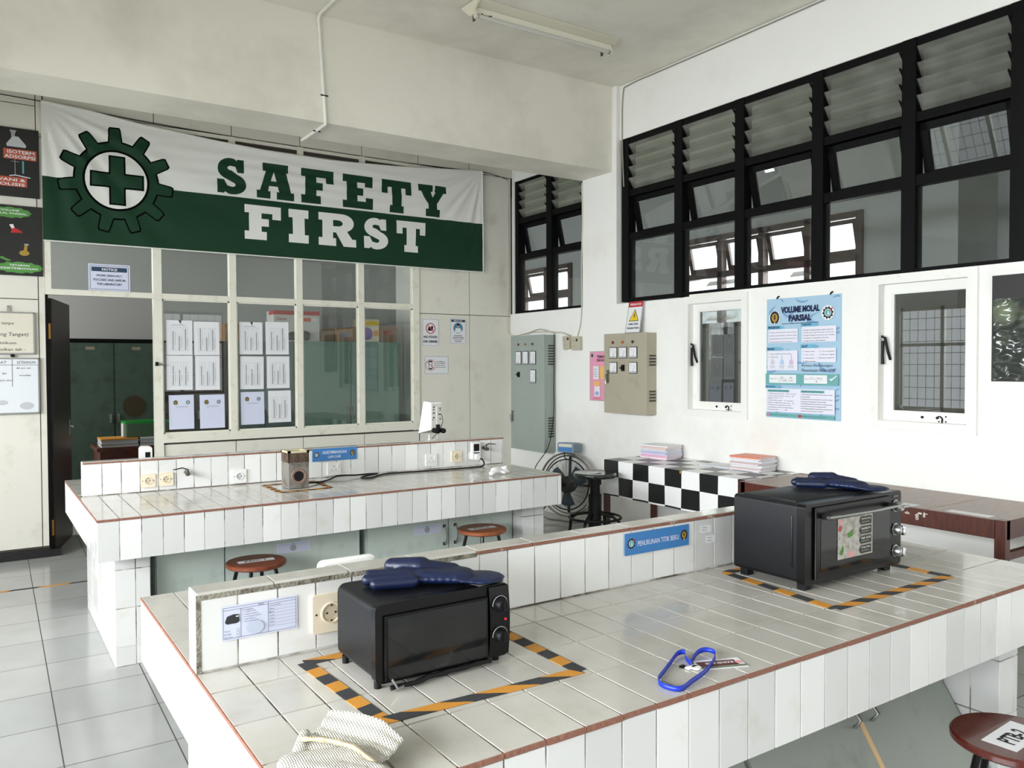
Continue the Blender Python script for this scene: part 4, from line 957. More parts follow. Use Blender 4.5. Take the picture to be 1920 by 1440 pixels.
def L_R(): return [[(0, 0), (.46, 0), (.46, .24), (.38, .24), (.38, .42), (.46, .42), (.66, 0), (1, 0), (1, .24), (.90, .24), (.76, .47)] + arcp(.60, .72, .34, -50, 90, 12, .28) + [(0, 1), (0, .77), (.10, .77), (.10, .24), (0, .24)]], [[(.38, .61), (.38, .80)] + arcp(.52, .705, .12, 90, -90, 6, .095)]
def L_S():
    up = arcp(.46, .71, .42, 62, 262, 16, .29); lo = arcp(.50, .29, .50, 66, -118, 16, .29)
    out = [(.92, .62), (.92, .98), (.70, .98), (.66, .93)] + up[0:] + [(.60, .345)] + arcp(.46, .285, .17, 20, -90, 5, .075)[::1] + [(.30, .27), (.22, .38), (.0, .38), (.0, .02), (.22, .02), (.27, .055)]
    core_l = arcp(.50, .29, .50, -105, 66, 16, .29)
    return [[(.92, .62), (.92, .98), (.70, .98), (.665, .935)] + arcp(.46, .70, .44, 70, 250, 16, .30) + [(.52, .345)] + arcp(.50, .275, .13, 60, -90, 6, .065) + [(.34, .235), (.24, .40), (.0, .40), (.0, .02), (.22, .02), (.26, .065)] + core_l + [(.50, .66)] + arcp(.47, .725, .12, 250, 90, 6, .06) + [(.62, .77), (.70, .62)]], []
LET = dict(S=L_S, A=L_A, F=L_F, E=L_E, T=L_T, Y=L_Y, I=L_I, R=L_R)
def letter(mb, ch, x0, x1, z0, z1, m):
    po, ho = LET[ch](); f = lambda l: [(x0 + (x1 - x0) * p[0], z0 + (z1 - z0) * p[1]) for p in l]
    decal([f(l) for l in po], [f(l) for l in ho], m, .0022, mb=mb)
mb = MB()
for ch, a, c in (('S', 1.885, 2.150), ('A', 2.247, 2.608), ('F', 2.680, 3.010), ('E', 3.108, 3.432), ('T', 3.535, 3.872), ('Y', 3.955, 4.295)): letter(mb, ch, a, c, 3.195, 3.530, M_green)
bput(mb, 'lettering')['label'] = 'green slab letters SAFETY'
mb = MB()
for ch, a, c in (('F', 2.130, 2.475), ('I', 2.550, 2.748), ('R', 2.850, 3.246), ('S', 3.333, 3.602), ('T', 3.699, 4.038)): letter(mb, ch, a, c, 2.795, 3.118, M_bwhite)
bput(mb, 'lettering')['label'] = 'white slab letters FIRST'
# cog wheel with cross
gx, gz, N = 1.048, 3.200, 11
def cog(R, r, w0, w1):
    pts = []
    for k in range(N):
        a = 90 + 360 / N * k + 2
        for da, rr in ((-w0, r), (-w1, R * .955), (-w1 * .75, R), (w1 * .75, R), (w1, R * .955), (w0, r)): t = math.radians(a + da); pts.append((gx + rr * math.cos(t), gz + rr * math.sin(t)))
        for da in (w0 + 3, 360 / N - w0 - 3): t = math.radians(a + da); pts.append((gx + r * math.cos(t), gz + r * math.sin(t)))
    return pts
mb = MB()
decal([cog(.460, .338, 9.6, 6.6)], [], M_bink, .002, mb=mb); decal([cog(.446, .323, 8.2, 5.4)], [], M_green, .0042, mb=mb)
decal([arcp(gx - .005, gz, .262, 0, 351, 40)], [], M_bink, .0066, mb=mb); decal([arcp(gx - .005, gz, .243, 0, 351, 40)], [], M_bwhite, .009, mb=mb)
def cross(a, h, d): return [(gx + x, gz + z) for x, z in ((-h, -a), (h, -a), (h, -h), (a, -h), (a, h), (h, h), (h, a), (-h, a), (-h, h), (-a, h), (-a, -h), (-h, -h))]
decal([cross(.212, .066, 0)], [], M_bink, .0114, mb=mb); decal([cross(.198, .052, 0)], [], M_green, .0138, mb=mb)
bput(mb, 'cog_emblem')['label'] = 'green cog wheel with a cross in a white disc'
# rope and cables behind / around the banner
cord('tie_rope', [(-.4, YB - .02, 3.815), (.2, YB - .02, 3.80), (.49, YB - .03, 3.790)], .004, M_mblk, 'thin dark rope tying the banner at its left corner', 'rope')
cord('tie_rope', [(4.757, YB - .03, 3.763), (4.95, YB - .02, 3.75), (5.12, YB - .02, 3.72)], .004, M_mblk, 'thin dark rope tying the banner at its right corner', 'rope')
cord('cable', [(.49, YB - .01, 3.80), (1.2, YB - .008, 3.76), (2.0, YB - .008, 3.742), (3.2, YB - .008, 3.735), (4.0, YB - .008, 3.745), (4.75, YB - .012, 3.762)], .0045, M_mblk, 'thin dark cable running above the banner', 'cable')
cord('cable', [(5.08, YB - .012, 3.73), (5.13, YB - .012, 3.66), (5.125, YB - .012, 3.2), (5.135, YB - .012, 2.6), (5.12, YB - .012, 2.05), (5.13, YB - .02, 1.96), (5.14, 7.62, 1.93), (5.14, 7.3, 1.955), (5.14, 6.9, 1.95)], .005, mat('old_white_cable', (196, 192, 176), .6), 'white cable running down the corner to the green switch box', 'cable')

# --- notices on the partition
def paper(x, z, wd, h, label, group=None, rot=0.0, m=M_paper, y=YB - .0022, name='paper_notice', cat='notice'):
    return Sheet(name, (x, y, z), BACK, wd, h, m, label, cat, .0012, group, rot)
s = Sheet('notice_sign', (.820, YB + .010, 2.252), BACK, .326, .230, M_paper2, 'white NOTICE sign on the glass above the doorway', 'sign', .002)
s.frame(.012, .012, .302, .206, .003, M_ink); s.rect(.024, .166, .278, .038, mat('dark_blue_band', (32, 62, 92), .6), 'band'); s.text('NOTICE', .105, .174, .120, .022, M_paper, .03)
for i, (t, wd) in enumerate((('WORK SERIOUSLY,', .205), ('FOCUSED AND SAFE IN', .250), ('THE LABORATORY', .200))): s.text(t, .163 - wd / 2, .120 - i * .036, wd, .020, M_ink, .02)
s.done()
s = paper(4.010, 1.800, .212, .302, 'NO FOOD OR DRINK sign on the partition', name='safety_sign', cat='sign'); s.frame(.008, .008, .196, .286, .0025, M_ink)
s.ring(.106, .195, .050, .059, M_red); s.disc(.096, .182, .026, M_ink, ry=.014); s.rect(.078, .19, .036, .006, M_ink); s.disc(.096, .203, .020, M_ink, ry=.010); s.poly([(.118, .17), (.132, .17), (.138, .222), (.114, .222)], M_ink); s.line(.070, .232, .142, .158, .008, M_red)
s.text('NO FOOD', .022, .090, .166, .026, M_ink, .035); s.text('OR DRINK', .016, .040, .178, .026, M_ink, .035); s.done()
s = paper(4.353, 1.832, .210, .284, 'blue-headed laboratory coat sign with a figure in a white coat', name='safety_sign', cat='sign', rot=-.01); s.frame(.006, .006, .198, .272, .002, M_ink)
s.rect(.016, .242, .178, .026, mat('dark_teal_band', (30, 62, 84), .6), 'band'); s.text('PERHATIAN', .05, .248, .11, .014, M_paper, .02); s.disc(.105, .175, .060, mat('sky_disc', (72, 134, 170), .6), 'picture')
skin = mat('skin_print', (196, 150, 120), .6); s.poly([(.062, .135), (.075, .175), (.135, .175), (.150, .135), (.13, .122), (.08, .122)], M_paper, 'picture'); s.disc(.105, .197, .018, skin, 'picture'); s.disc(.105, .212, .019, M_ink, 'picture', ry=.012)
for i, (t, wd) in enumerate((('DALAM AREA', .10), ('LABORATORIUM', .14), ('WAJIB PAKAI JAS', .13), ('PRAKTIKUM', .08))): s.text(t, .105 - wd / 2, .086 - i * .021, wd, .011, M_ink, .02)
s.done()
s = paper(4.038, 1.498, .300, .200, 'no mobile phone sign on the partition', name='safety_sign', cat='sign'); s.frame(.006, .006, .288, .188, .0025, M_navyink)
s.rect(.052, .052, .044, .096, M_ink); s.rect(.058, .066, .032, .066, M_paper); s.ring(.074, .100, .056, .061, M_red); s.line(.03, .14, .118, .062, .006, M_red)
for i, t in enumerate(('Area Praktikum ini', 'dilarang menggunakan', 'Hp selama praktikum', 'selama praktikum')): s.text(t, .142, .132 - i * .021, .11 + .01 * (i % 2), .012, M_ink, .012)
s.done()
# lists on the glass panes
def listing(x0, x1, z0, z1, seed, label):
    s = paper(x0, z0, x1 - x0, z1 - z0, label, 'lists taped to the glass', y=YB + .014, name='printed_list', rot=(seed % 3 - 1) * .008); r = random.Random(seed); W, H = s.w, s.h
    for i in range(9):
        xx = W * (.17 + .08 * i); a = .12 + (.02 if i % 2 else 0); c = .80 if i != 4 else .62
        s.rect(xx, H * a, .0011, H * (c - a), M_grayink)
        if i % 3 == 1: s.rect(xx - W * .02, H * a, W * .045, H * (c - a) * r.uniform(.8, 1), M_grayink, 'print')
        elif i % 3 == 2: s.rect(xx - W * .01, H * r.uniform(a, .3), W * .03, H * r.uniform(.2, .45), M_lgray, 'print')
    s.rect(W * .15, H * .12, W * .7, .001, M_grayink); s.rect(W * .15, H * .80, W * .7, .001, M_grayink)
    if seed % 3 == 0: s.rect(W * .15, H * r.uniform(.4, .6), W * .7, .004, M_paper)
    if seed in (1, 7):
        s.poly([(W * .46, H + .0005), (W * .58, H + .0005), (W * .56, H - .035)], M_gap, 'torn_edge'); s.rect(W * .2, H * .87, W * .5, .002, M_ink); s.rect(W * .14, H * .84, W * .6, .0015, M_grayink)
    s.done()
pos = ('top left', 'top right', 'middle left', 'middle right', 'bottom right')
A_ = [(1.439, 1.661, 1.699, 2.013), (1.677, 1.902, 1.697, 2.005), (1.435, 1.659, 1.381, 1.694), (1.683, 1.901, 1.376, 1.692)]
B_ = [(2.085, 2.303, 1.706, 2.013), (2.334, 2.559, 1.705, 2.020), (2.088, 2.310, 1.375, 1.688), (2.340, 2.563, 1.378, 1.689), (2.353, 2.575, 1.045, 1.354)]
for i, q in enumerate(A_): listing(*q, i + 1, pos[i] + ' printed list of the left glass pane')
for i, q in enumerate(B_): listing(*q, i + 7, pos[i] + ' printed list of the second glass pane')
for x0, x1, z0, z1, lab in ((1.453, 1.669, 1.021, 1.333, 'white sheet with two emblems, bottom left in the left glass pane'), (1.720, 1.943, 1.018, 1.330, 'white sheet with two emblems, bottom right in the left glass pane'), (2.092, 2.314, 1.036, 1.347, 'white sheet with two emblems, bottom left in the second glass pane')):
    s = paper(x0, z0, x1 - x0, z1 - z0, lab, None, y=YB + .014, m=M_paper2, rot=.006); W = s.w; s.crest_emblem(W * .27, .243, .022); s.gear_emblem(W * .76, .243, .019)
    s.rect(W * .28, .205, W * .46, .003, M_grayink); s.rect(W * .25, .198, W * .52, .002, M_grayink); s.done()

# --- boards left of the doorway
def boardback(name, x0, x1, z0, z1, m, label, cat, th=.008): return Sheet(name, (x0, YB - .012, z0), BACK, x1 - x0, z1 - z0, m, label, cat, th)
M_bd = mat('black_poster', (26, 24, 24), .5); M_or = mat('orange_label', (188, 88, 62), .6); M_gn = mat('cloud_green', (84, 146, 66), .6)
s = boardback('black_poster', -.30, .468, 2.985, 3.545, M_bd, 'black board with ISOTERM ADSORPSI in orange, upper left', 'poster')
x = lambda v: v + .30
s.poly([(x(.275), .455), (x(.300), .455), (x(.300), .51), (x(.312), .54), (x(.263), .54), (x(.275), .51)], M_grayink, 'picture'); s.poly([(x(.243), .405), (x(.375), .405), (x(.378), .425), (x(.325), .49), (x(.285), .49), (x(.240), .425)], M_lgray, 'picture')
s.rect(x(.218), .305, .232, .082, M_or, 'label_box'); s.text('ISOTERM', x(.245), .350, .19, .028, M_paper, .02); s.text('ADSORPSI', x(.225), .312, .215, .028, M_paper, .02)
s.rect(x(.296), .180, .003, .125, M_lgray, 'picture'); s.rect(x(.268), .285, .06, .002, M_lgray, 'picture'); s.rect(x(.348), .195, .012, .10, M_teal, 'picture'); s.poly([(x(.258), .172), (x(.30), .18), (x(.405), .166), (x(.402), .160), (x(.30), .172), (x(.255), .165)], M_paper, 'picture')
s.rect(x(-.10), .082, .480, .078, M_or, 'label_box'); s.text('SEL GALVANI &', x(-.04), .124, .410, .024, M_paper, .02); s.text('ELEKTROLISIS', x(-.03), .088, .395, .024, M_paper, .02); s.done()
s = boardback('black_poster', -.30, .482, 2.345, 2.915, M_bd, 'black board with green cloud labels and flasks, below the ISOTERM board', 'poster')
def cloud(cx, cy, w_, h): s.poly([(cx + w_ / 2 * math.cos(2 * PI * k / 30) * (1 + .05 * math.cos(k * 2.5)), cy + h / 2 * math.sin(2 * PI * k / 30) * (1 + .12 * math.cos(k * 2.5))) for k in range(30)], M_gn, 'label_box')
cloud(x(.255), .510, .30, .085); s.text('VOLUME', x(.190), .520, .13, .015, M_paper, .02); s.text('MOLAL PARSIAL', x(.135), .495, .24, .015, M_paper, .02)
cloud(x(.315), .065, .33, .09); s.text('TETAPAN', x(.245), .075, .14, .015, M_paper, .02); s.text('KESETIMBANGAN', x(.185), .050, .26, .015, M_paper, .02)
for cx, cy in ((.10, .462), (.07, .446)): s.disc(x(cx), cy, .020, M_gn, 'label_box', ry=.007)
for cx, cy in ((.235, .122), (.21, .132), (.19, .142)): s.disc(x(cx), cy, .022, M_gn, 'label_box', ry=.007)
s.poly([(x(.26), .345), (x(.345), .350), (x(.330), .365), (x(.29), .385), (x(.275), .415), (x(.252), .412), (x(.268), .38)], M_red, 'picture'); s.poly([(x(.250), .410), (x(.276), .417), (x(.286), .388), (x(.266), .378)], M_paper, 'picture')
s.disc(x(.352), .185, .036, M_gold, 'picture', ry=.022); s.poly([(x(.345), .20), (x(.37), .20), (x(.375), .25), (x(.355), .25)], M_gold, 'picture'); s.disc(x(.368), .255, .018, M_grayink, 'picture', ry=.008); s.done()
def whiteboard(x0, x1, z0, z1, label, m, lines, extra=None):
    s = boardback('whiteboard', x0, x1, z0, z1, m, label, 'whiteboard', .012)
    al = mat('aluminium_trim', (150, 150, 146), .35, .6); b = MB(); W, H = s.w, s.h
    for q in ((-.006, W + .006, -.006, .006), (-.006, W + .006, H - .006, H + .006), (-.006, .006, 0, H), (W - .006, W + .006, 0, H)): b.box(q[0], q[1], q[2], q[3], 0, .016, al)
    b.build('frame', parent=s.o)
    for t, xx, zz, wd, h in lines: s.text(t, xx - x0, zz - z0, wd, h, M_ink, .0, slant=.15)
    if extra: extra(s)
    s.done(); return s
whiteboard(-.55, .410, 1.705, 2.040, 'small cream whiteboard with handwritten rules, the upper one', mat('old_whiteboard', (222, 216, 200), .35),
    [('PRAKTIKUM', -.10, 1.985, .255, .030), ('jas & sarung tanpa', -.02, 1.935, .285, .030), ('(mis. Sarung Tangan)', .0, 1.840, .365, .038), ('selama praktikum', -.02, 1.775, .300, .028), ('sebelum meninggalkan lab -', -.12, 1.720, .465, .030)])
def ex(s):
    s.rect(.0, s.h - .055, s.w, .003, M_ink, 'lines'); s.rect(.80, .22, .003, s.h - .22, M_ink, 'lines'); s.disc(.90, .06, .05, M_lgray, 'smudges', ry=.03); s.disc(.73, .09, .04, M_lgray, 'smudges', ry=.02)
whiteboard(-.55, .438, 1.215, 1.665, 'larger white whiteboard with a two-column table, the lower one', mat('whiteboard', (228, 232, 236), .3),
    [('NAMA ALAT', .02, 1.622, .19, .022), ('KETERANGAN', .285, 1.622, .13, .022), ('80 jam lab', .28, 1.575, .10, .018), ('dan', .18, 1.535, .03, .018), ('pipet ukur', .15, 1.475, .10, .020), ('mulai', .30, 1.52, .08, .014)], ex)
hk = MB(); hk.box(.222, .246, YB - .014, YB - .004, 2.04, 2.098, mat('hook_steel', (170, 168, 160), .4, .5)); hk.cyl((.234, YB - .016, 2.085), .004, 0, .006, M_ink, 'y', 8); hk.build('wall_hook', label='flat metal hook above the upper whiteboard', category='hook')
hk = MB(); hk.lathe([(.008, -.01), (.016, -.006), (.016, .006), (.008, .01)], M_mblk, (.255, YB - .02, 1.69), 'y', 16); hk.cyl((.255, YB - .01, 1.69), .004, -.02, .02, M_steel, 'y', 8); hk.build('wall_hook', label='round black hook above the lower whiteboard', category='hook')

# ================================================================== STORE ROOM CONTENTS
def cupboard2(x0, x1, y, h, m, label, name='steel_cupboard', discs=False):
    r = empty(name, (x0, y, 0), label, 'cupboard', None); W = x1 - x0
    MB().box(0, W, .015, .45, 0, h, m).box(-.004, W + .004, .0, .45, h - .045, h, M_black if discs else m).build('body', parent=r)
    for i in range(2):
        d = MB().box(W * i / 2 + .012 + (.02 if i == 0 else 0), W * (i + 1) / 2 - .006 - (.02 if i else 0), 0, .016, .08, h - .05, m).build('door', parent=r)
        MB().box(W / 2 - .05 + i * .08, W / 2 - .03 + i * .08, -.02, .0, .95, 1.05, M_steel).build('handle', parent=d)
        if discs:
            xx = W * i / 2 + W * .17 + .03; MB().box(xx, xx + .09, -.003, -.0005, h - .125, h - .09, mat('tin_plate', (150, 142, 124), .5)).build('name_plate', parent=d)
            if i: MB().cyl((W * .72, 0, 1.13), .125, -.003, -.0005, mat('brown_stain', (62, 52, 30), .6), 'y', 28).build('round_stain', parent=d)
    return r
cupboard2(.845, 1.80, 10.20, 1.91, M_cupb, 'dark green two-door steel cupboard seen through the doorway', discs=True)
cupboard2(1.83, 2.60, 10.25, 1.90, M_dark, 'dark brown cupboard behind the left glass pane', 'wooden_cupboard')
cupboard2(2.64, 3.46, 10.25, 1.90, M_cupb2, 'slate green steel cupboard behind the second glass pane')
cupboard2(3.48, 4.92, 10.20, 1.915, M_cupb3, 'sea green steel cupboard with boxes on top, behind the right glass panes')
def carton(x0, x1, y0, z0, h, m, label, name='cardboard_box', d=.3, extra=None):
    b = MB().box(0, x1 - x0, 0, d, 0, h, m, .003); o = b.build(name, mx=Matrix.Translation((x0, y0, z0)), label=label, category='box')
    MB().box((x1 - x0) / 2 - .02, (x1 - x0) / 2 + .02, -.001, d, h - .001, h + .001, mat('tan_tape', (176, 146, 100), .4)).build('packing_tape', parent=o)
    if extra: extra(o, x1 - x0, h)
    return o
def boxtext(o, t, x, z, wd, h, m):
    b = MB(); vs, fs = text_geo(t, .02); a0 = min(v[0] for v in vs); a1 = max(v[0] for v in vs); c0 = min(v[1] for v in vs); c1 = max(v[1] for v in vs)
    b.add([(x + (v[0] - a0) / (a1 - a0) * wd, -.0015, z + (v[1] - c0) / (c1 - c0) * h) for v in vs], fs, m); b.build('lettering', parent=o)
ZS = 1.9165
def ex1(o, W, h):
    MB().box(-.002, W + .002, -.002, .2, h - .05, h + .002, M_red).build('lid_print', parent=o); boxtext(o, 'Canon', .04, h - .12, .13, .035, M_red)
    MB().box(W - .22, W - .12, -.002, 0, h - .13, h - .085, mat('orange_print', (226, 90, 50), .6)).box(W - .11, W - .03, -.002, 0, h - .13, h - .085, M_paper).cyl((.08, 0, h - .19), .03, -.002, 0, M_gold, 'y', 16).build('print', parent=o)
carton(3.19, 3.80, 10.27, 1.905, .40, mat('white_carton', (214, 212, 210), .6), 'white and red printer box on top of the slate green cupboard', extra=ex1)
blob('black_bag', [((0, 0, .06), (.16, 0, .07), .07, .08, .8), ((-.05, -.02, .02), (.2, -.02, .02), .03, .03, .6)], M_mblk, .012, mx=Matrix.Translation((3.42, 10.23, 1.92)), label='small black bag in front of the printer box', category='bag')
carton(2.60, 2.88, 10.35, 1.905, .22, M_card, 'open brown cardboard box on top of the slate green cupboard, left end')
carton(3.82, 4.00, 10.26, ZS, .16, mat('dark_card', (128, 100, 66), .7), 'small brown cardboard box right of the printer box')
def ex2(o, W, h): boxtext(o, 'Aqua', .06, .07, .13, .05, M_blue); MB().box(.06, .19, -.002, 0, .045, .055, M_blue).build('print', parent=o)
carton(4.01, 4.25, 10.23, ZS, .18, M_card, 'brown water carton with blue print on the sea green cupboard', extra=ex2)
def ex3(o, W, h): MB().cyl((.09, 0, .11), .085, -.003, 0, mat('violet_print', (130, 100, 170), .6), 'y', 20).box(.0, W, -.002, 0, h - .08, h - .03, M_yel).box(W - .08, W - .01, -.0035, 0, .08, .16, mat('amber_print', (226, 150, 60), .6)).build('print', parent=o)
carton(4.36, 4.63, 10.22, ZS, .31, mat('cream_carton', (226, 216, 190), .6), 'yellow and white printed carton on the sea green cupboard', extra=ex3)
def ex4(o, W, h): boxtext(o, 'Bimoli', .05, .11, .16, .045, M_red)
carton(4.65, 4.90, 10.23, ZS, .22, mat('brown_card', (132, 98, 74), .7), 'brown carton with red lettering at the right end of the sea green cupboard', extra=ex4)
for x0, lab in ((4.27, 'plain brown carton between the water carton and the yellow carton'),): carton(x0, x0 + .08, 10.25, ZS, .20, M_card, lab)
dk = empty('wooden_desk', (1.02, 9.15, 0), 'dark wooden desk with papers seen through the doorway', 'desk')
MB().box(0, 1.0, 0, .6, .72, .76, M_dwood).build('desktop', parent=dk); MB().box(.03, .97, .02, .58, .50, .72, M_dwood).build('drawer_box', parent=dk)
for a in (.04, .92):
    for c in (.03, .53): MB().box(a, a + .05, c, c + .05, 0, .72, M_dwood).build('leg', parent=dk)
MB().box(.14, .80, .012, .020, .53, .54, M_lgray).box(.14, .15, .012, .02, .4, .54, M_lgray).build('drawer_edge', parent=dk)
for i, (a, c, z_, lab) in enumerate(((1.06, 1.42, .76, 'left pile'), (1.43, 1.75, .76, 'right pile'))):
    b = MB(); r = random.Random(i)
    for k in range(5): b.box(a + r.uniform(0, .01), c + r.uniform(-.01, 0), 9.2, 9.5 + r.uniform(0, .02), z_ + k * .018, z_ + k * .018 + .015, (M_lgray, M_orange, M_grayink)[k % 3 if i == 0 and k == 4 else (2 if k % 2 else 0)])
    b.build('paper_stack', label=lab + ' of papers on the dark desk', category='papers')
gb = empty('storage_box', (1.30, 9.25, .852), 'plastic storage box with a bright green lid on the dark desk', 'box')
tb = MB(); rbox(tb, 0, .42, 0, .25, 0, .14, mat('translucent_green_tub', (70, 96, 72), .3), .02, 'z'); tb.build('tub', parent=gb)
tb = MB(); rbox(tb, -.012, .432, -.012, .262, .14, .165, mat('bright_green_plastic', (24, 140, 48), .3), .02, 'z'); tb.build('lid', parent=gb); MB().box(-.014, .02, .05, .2, .0, .14, M_lgray).build('clip', parent=gb)

# ================================================================== RIGHT WALL
def panel_box(name, y1, y0, z0, z1, d, m, label, lamps, meters, rot_sw, handle):
    """steel switch box on the right wall; y1 > y0, local x runs to the viewer's right"""
    W = y1 - y0; H = z1 - z0; M = F((XR - d, y1, z0), *RIGHT)
    r = bpy.data.objects.new(name, None); scene.collection.objects.link(r); r.matrix_world = M; r['label'] = label; r['category'] = 'switch box'
    MB().box(0, W, 0, H, -d, -.018, m).build('body', parent=r)
    MB().box(-.003, W + .003, -.003, H + .003, -.018, 0, m, .003).build('door', parent=r)
    b = MB()
    for zz in (.12, H - .30) if H < 1 else (.16, H - .32):
        n = 4 if H < 1 else 8
        for k in range(n): b.box(W - .004, W + .006, zz + k * .028, zz + k * .028 + .014, -d * .55 - .045, -d * .55 + .03, M_mblk if k % 1 else M_gap)
    b.build('vent_slots', parent=r)
    for x, y, c in lamps: MB().cyl((x, y, 0), .014, 0, .012, c, 'z', 16, .003).build('pilot_lamp', parent=r)
    for x, y, w_, h in meters:
        o = MB().box(x, x + w_, y, y + h, 0, .006, M_mblk).box(x + .006, x + w_ - .006, y + .006, y + h - .006, .005, .0075, M_paper).build('meter', parent=r)
        b = MB().box(x + .012, x + w_ - .012, y + .012, y + .016, .0078, .0084, M_ink); b.tube([(x + w_ * .5, y + .018, .0085), (x + w_ * .72, y + h * .7, .0085)], .001, M_ink, 4)
        for q in range(3): b.box(x + .016 + q * .014, x + .020 + q * .014, y + h * .72, y + h * .72 + .003, .0078, .0084, M_ink)
        b.build('scale', parent=o)
    x, y = rot_sw; MB().box(x - .022, x + .022, y - .03, y + .03, 0, .005, M_mblk).cyl((x, y, 0), .017, .004, .02, M_mblk, 'z', 14).box(x - .022, x + .022, y - .005, y + .005, .018, .028, M_blk).build('rotary_switch', parent=r)
    x, y = handle; MB().box(x - .016, x + .016, y - .06, y + .06, 0, .006, mat('worn_zinc', (110, 104, 92), .5, .4)).tube([(x, y + .03, .006), (x - .006, y + .01, .03), (x + .004, y - .07, .03)], .007, M_steel, 8).build('door_handle', parent=r)
    return r
grn = mat('dull_green_lamp', (54, 84, 60), .3); amb = mat('amber_lamp', (170, 110, 50), .3); rdl = mat('dull_red_lamp', (120, 46, 40), .3); dkl = mat('dark_lamp', (50, 54, 56), .3)
gx_ = lambda k: .095 + .118 * k
panel_box('switch_box', 7.51, 6.88, .665, 1.915, .155, M_tgreen, 'tall grey green steel switch box in the corner', [(.155, 1.155, rdl), (.29, 1.155, amb), (.425, 1.155, grn)],
          [(.105, .935, .105, .145), (.24, .935, .105, .145), (.38, .935, .105, .145), (.38, .735, .105, .145)], (.155, .825), (.03, .36))
panel_box('switch_box', 5.930, 5.352, 1.14, 1.885, .13, M_tbeige, 'beige steel switch box with six meters below the black windows', [(.130, .665, rdl), (.265, .665, amb), (.405, .665, dkl)],
          [(.080, .515, .110, .105), (.215, .515, .110, .105), (.355, .515, .110, .105), (.080, .375, .110, .105), (.355, .375, .110, .105)], (.270, .425), (.055, .345))
# warning sign leaning on the beige box
lean = F((XR - .075, 5.690, 1.890), (0, -1, 0), (.18, -.24, 1.0)); lean = Matrix.Translation((0, 0, 0)) @ lean
s = Sheet('warning_sign', None, None, .196, .300, M_paper, 'high voltage warning sign with a yellow triangle leaning on the beige switch box', 'sign', .004, mx=lean)
s.frame(.0, .0, .196, .300, .004, M_ink); s.rect(.004, .245, .188, .051, M_red, 'band'); s.text('PERINGATAN', .022, .260, .150, .020, M_paper, .02)
s.poly([(.030, .110), (.166, .110), (.098, .225)], M_ink, 'triangle'); s.poly([(.040, .116), (.156, .116), (.098, .214)], M_yel, 'triangle'); s.poly([(.100, .190), (.086, .155), (.098, .156), (.090, .126), (.112, .164), (.100, .163), (.110, .190)], M_ink, 'triangle')
s.text('PANEL LISTRIK', .035, .074, .130, .018, M_ink, .03); s.text('TEGANGAN TINGGI', .018, .036, .160, .018, M_ink, .03); s.done()
# socket pair and cables
for y1, z0, rt, lab in ((6.690, 1.752, .12, 'grey wall socket block hanging askew, left of the pair'), (6.555, 1.745, 0, 'cream wall socket block, right of the pair')):
    M = F((XR - .001, y1, z0), *RIGHT) @ Matrix.Rotation(rt, 4, 'Z'); r = bpy.data.objects.new('wall_socket', None); scene.collection.objects.link(r); r.matrix_world = M; r['label'] = lab; r['category'] = 'socket'
    c = mat('aged_cream_plastic', (190, 184, 164), .5); b = MB(); b.box(0, .135 if rt == 0 else .11, 0, .140, 0, .045, c, .006); b.build('case', parent=r)
    b = MB()
    for x_, y_ in ((.04, .10), (.045, .04)): b.cyl((x_, y_, 0), .022, .044, .050, c, 'z', 18, .002); b.cyl((x_ - .007, y_, 0), .003, .05, .0512, M_ink, 'z', 8); b.cyl((x_ + .007, y_, 0), .003, .05, .0512, M_ink, 'z', 8)
    b.box(.085, .105, .09, .115, .044, .05, M_ink); b.build('outlets', parent=r)
cord('cable', [(XR - .008, 6.555 - .06, 1.885), (XR - .008, 6.43, 2.1), (XR - .006, 6.43, 2.6), (XR - .006, 6.415, 3.1), (XR - .006, 6.425, 3.44)], .006, mat('old_white_cable', (196, 192, 176), .6), 'white cable running down the left edge of the pilaster to the sockets', 'cable')
cord('cable', [(XR - .02, 6.60, 1.895), (XR - .03, 6.75, 1.935), (XR - .02, 6.9, 1.94), (XR - .05, 6.98, 1.96), (XR - .03, 7.15, 1.985), (XR - .03, 7.35, 1.95), (XR - .02, 7.5, 1.94)], .006, mat('old_white_cable', (196, 192, 176), .6), 'loose cables looping over the tall grey green switch box', 'cable')
cord('cable', [(XR - .03, 6.865, 1.93), (XR - .035, 6.862, 1.6), (XR - .04, 6.862, 1.35), (XR - .04, 6.862, 1.1), (XR - .07, 6.862, .88), (XR - .13, 6.86, .70), (XR - .20, 6.98, .50), (XR - .18, 7.05, .30), (XR - .15, 6.9, .22), (XR - .14, 6.7, .30)], .0045, M_mblk, 'black fan cable hanging down the side of the tall switch box', 'cable')
cord('cable', [(XU - .006, 5.84, 3.30), (XU - .006, 5.862, 3.75), (XU - .006, 5.85, 4.18), (XU - .006, 5.76, 4.245), (XU - .006, 5.3, 4.25), (XU - .006, 4.2, 4.25), (XU - .006, 3.0, 4.255), (XU - .006, 1.0, 4.255)], .0065, mat('grey_cable', (150, 146, 134), .6), 'grey cable following the ceiling edge and down beside the pilaster', 'cable')
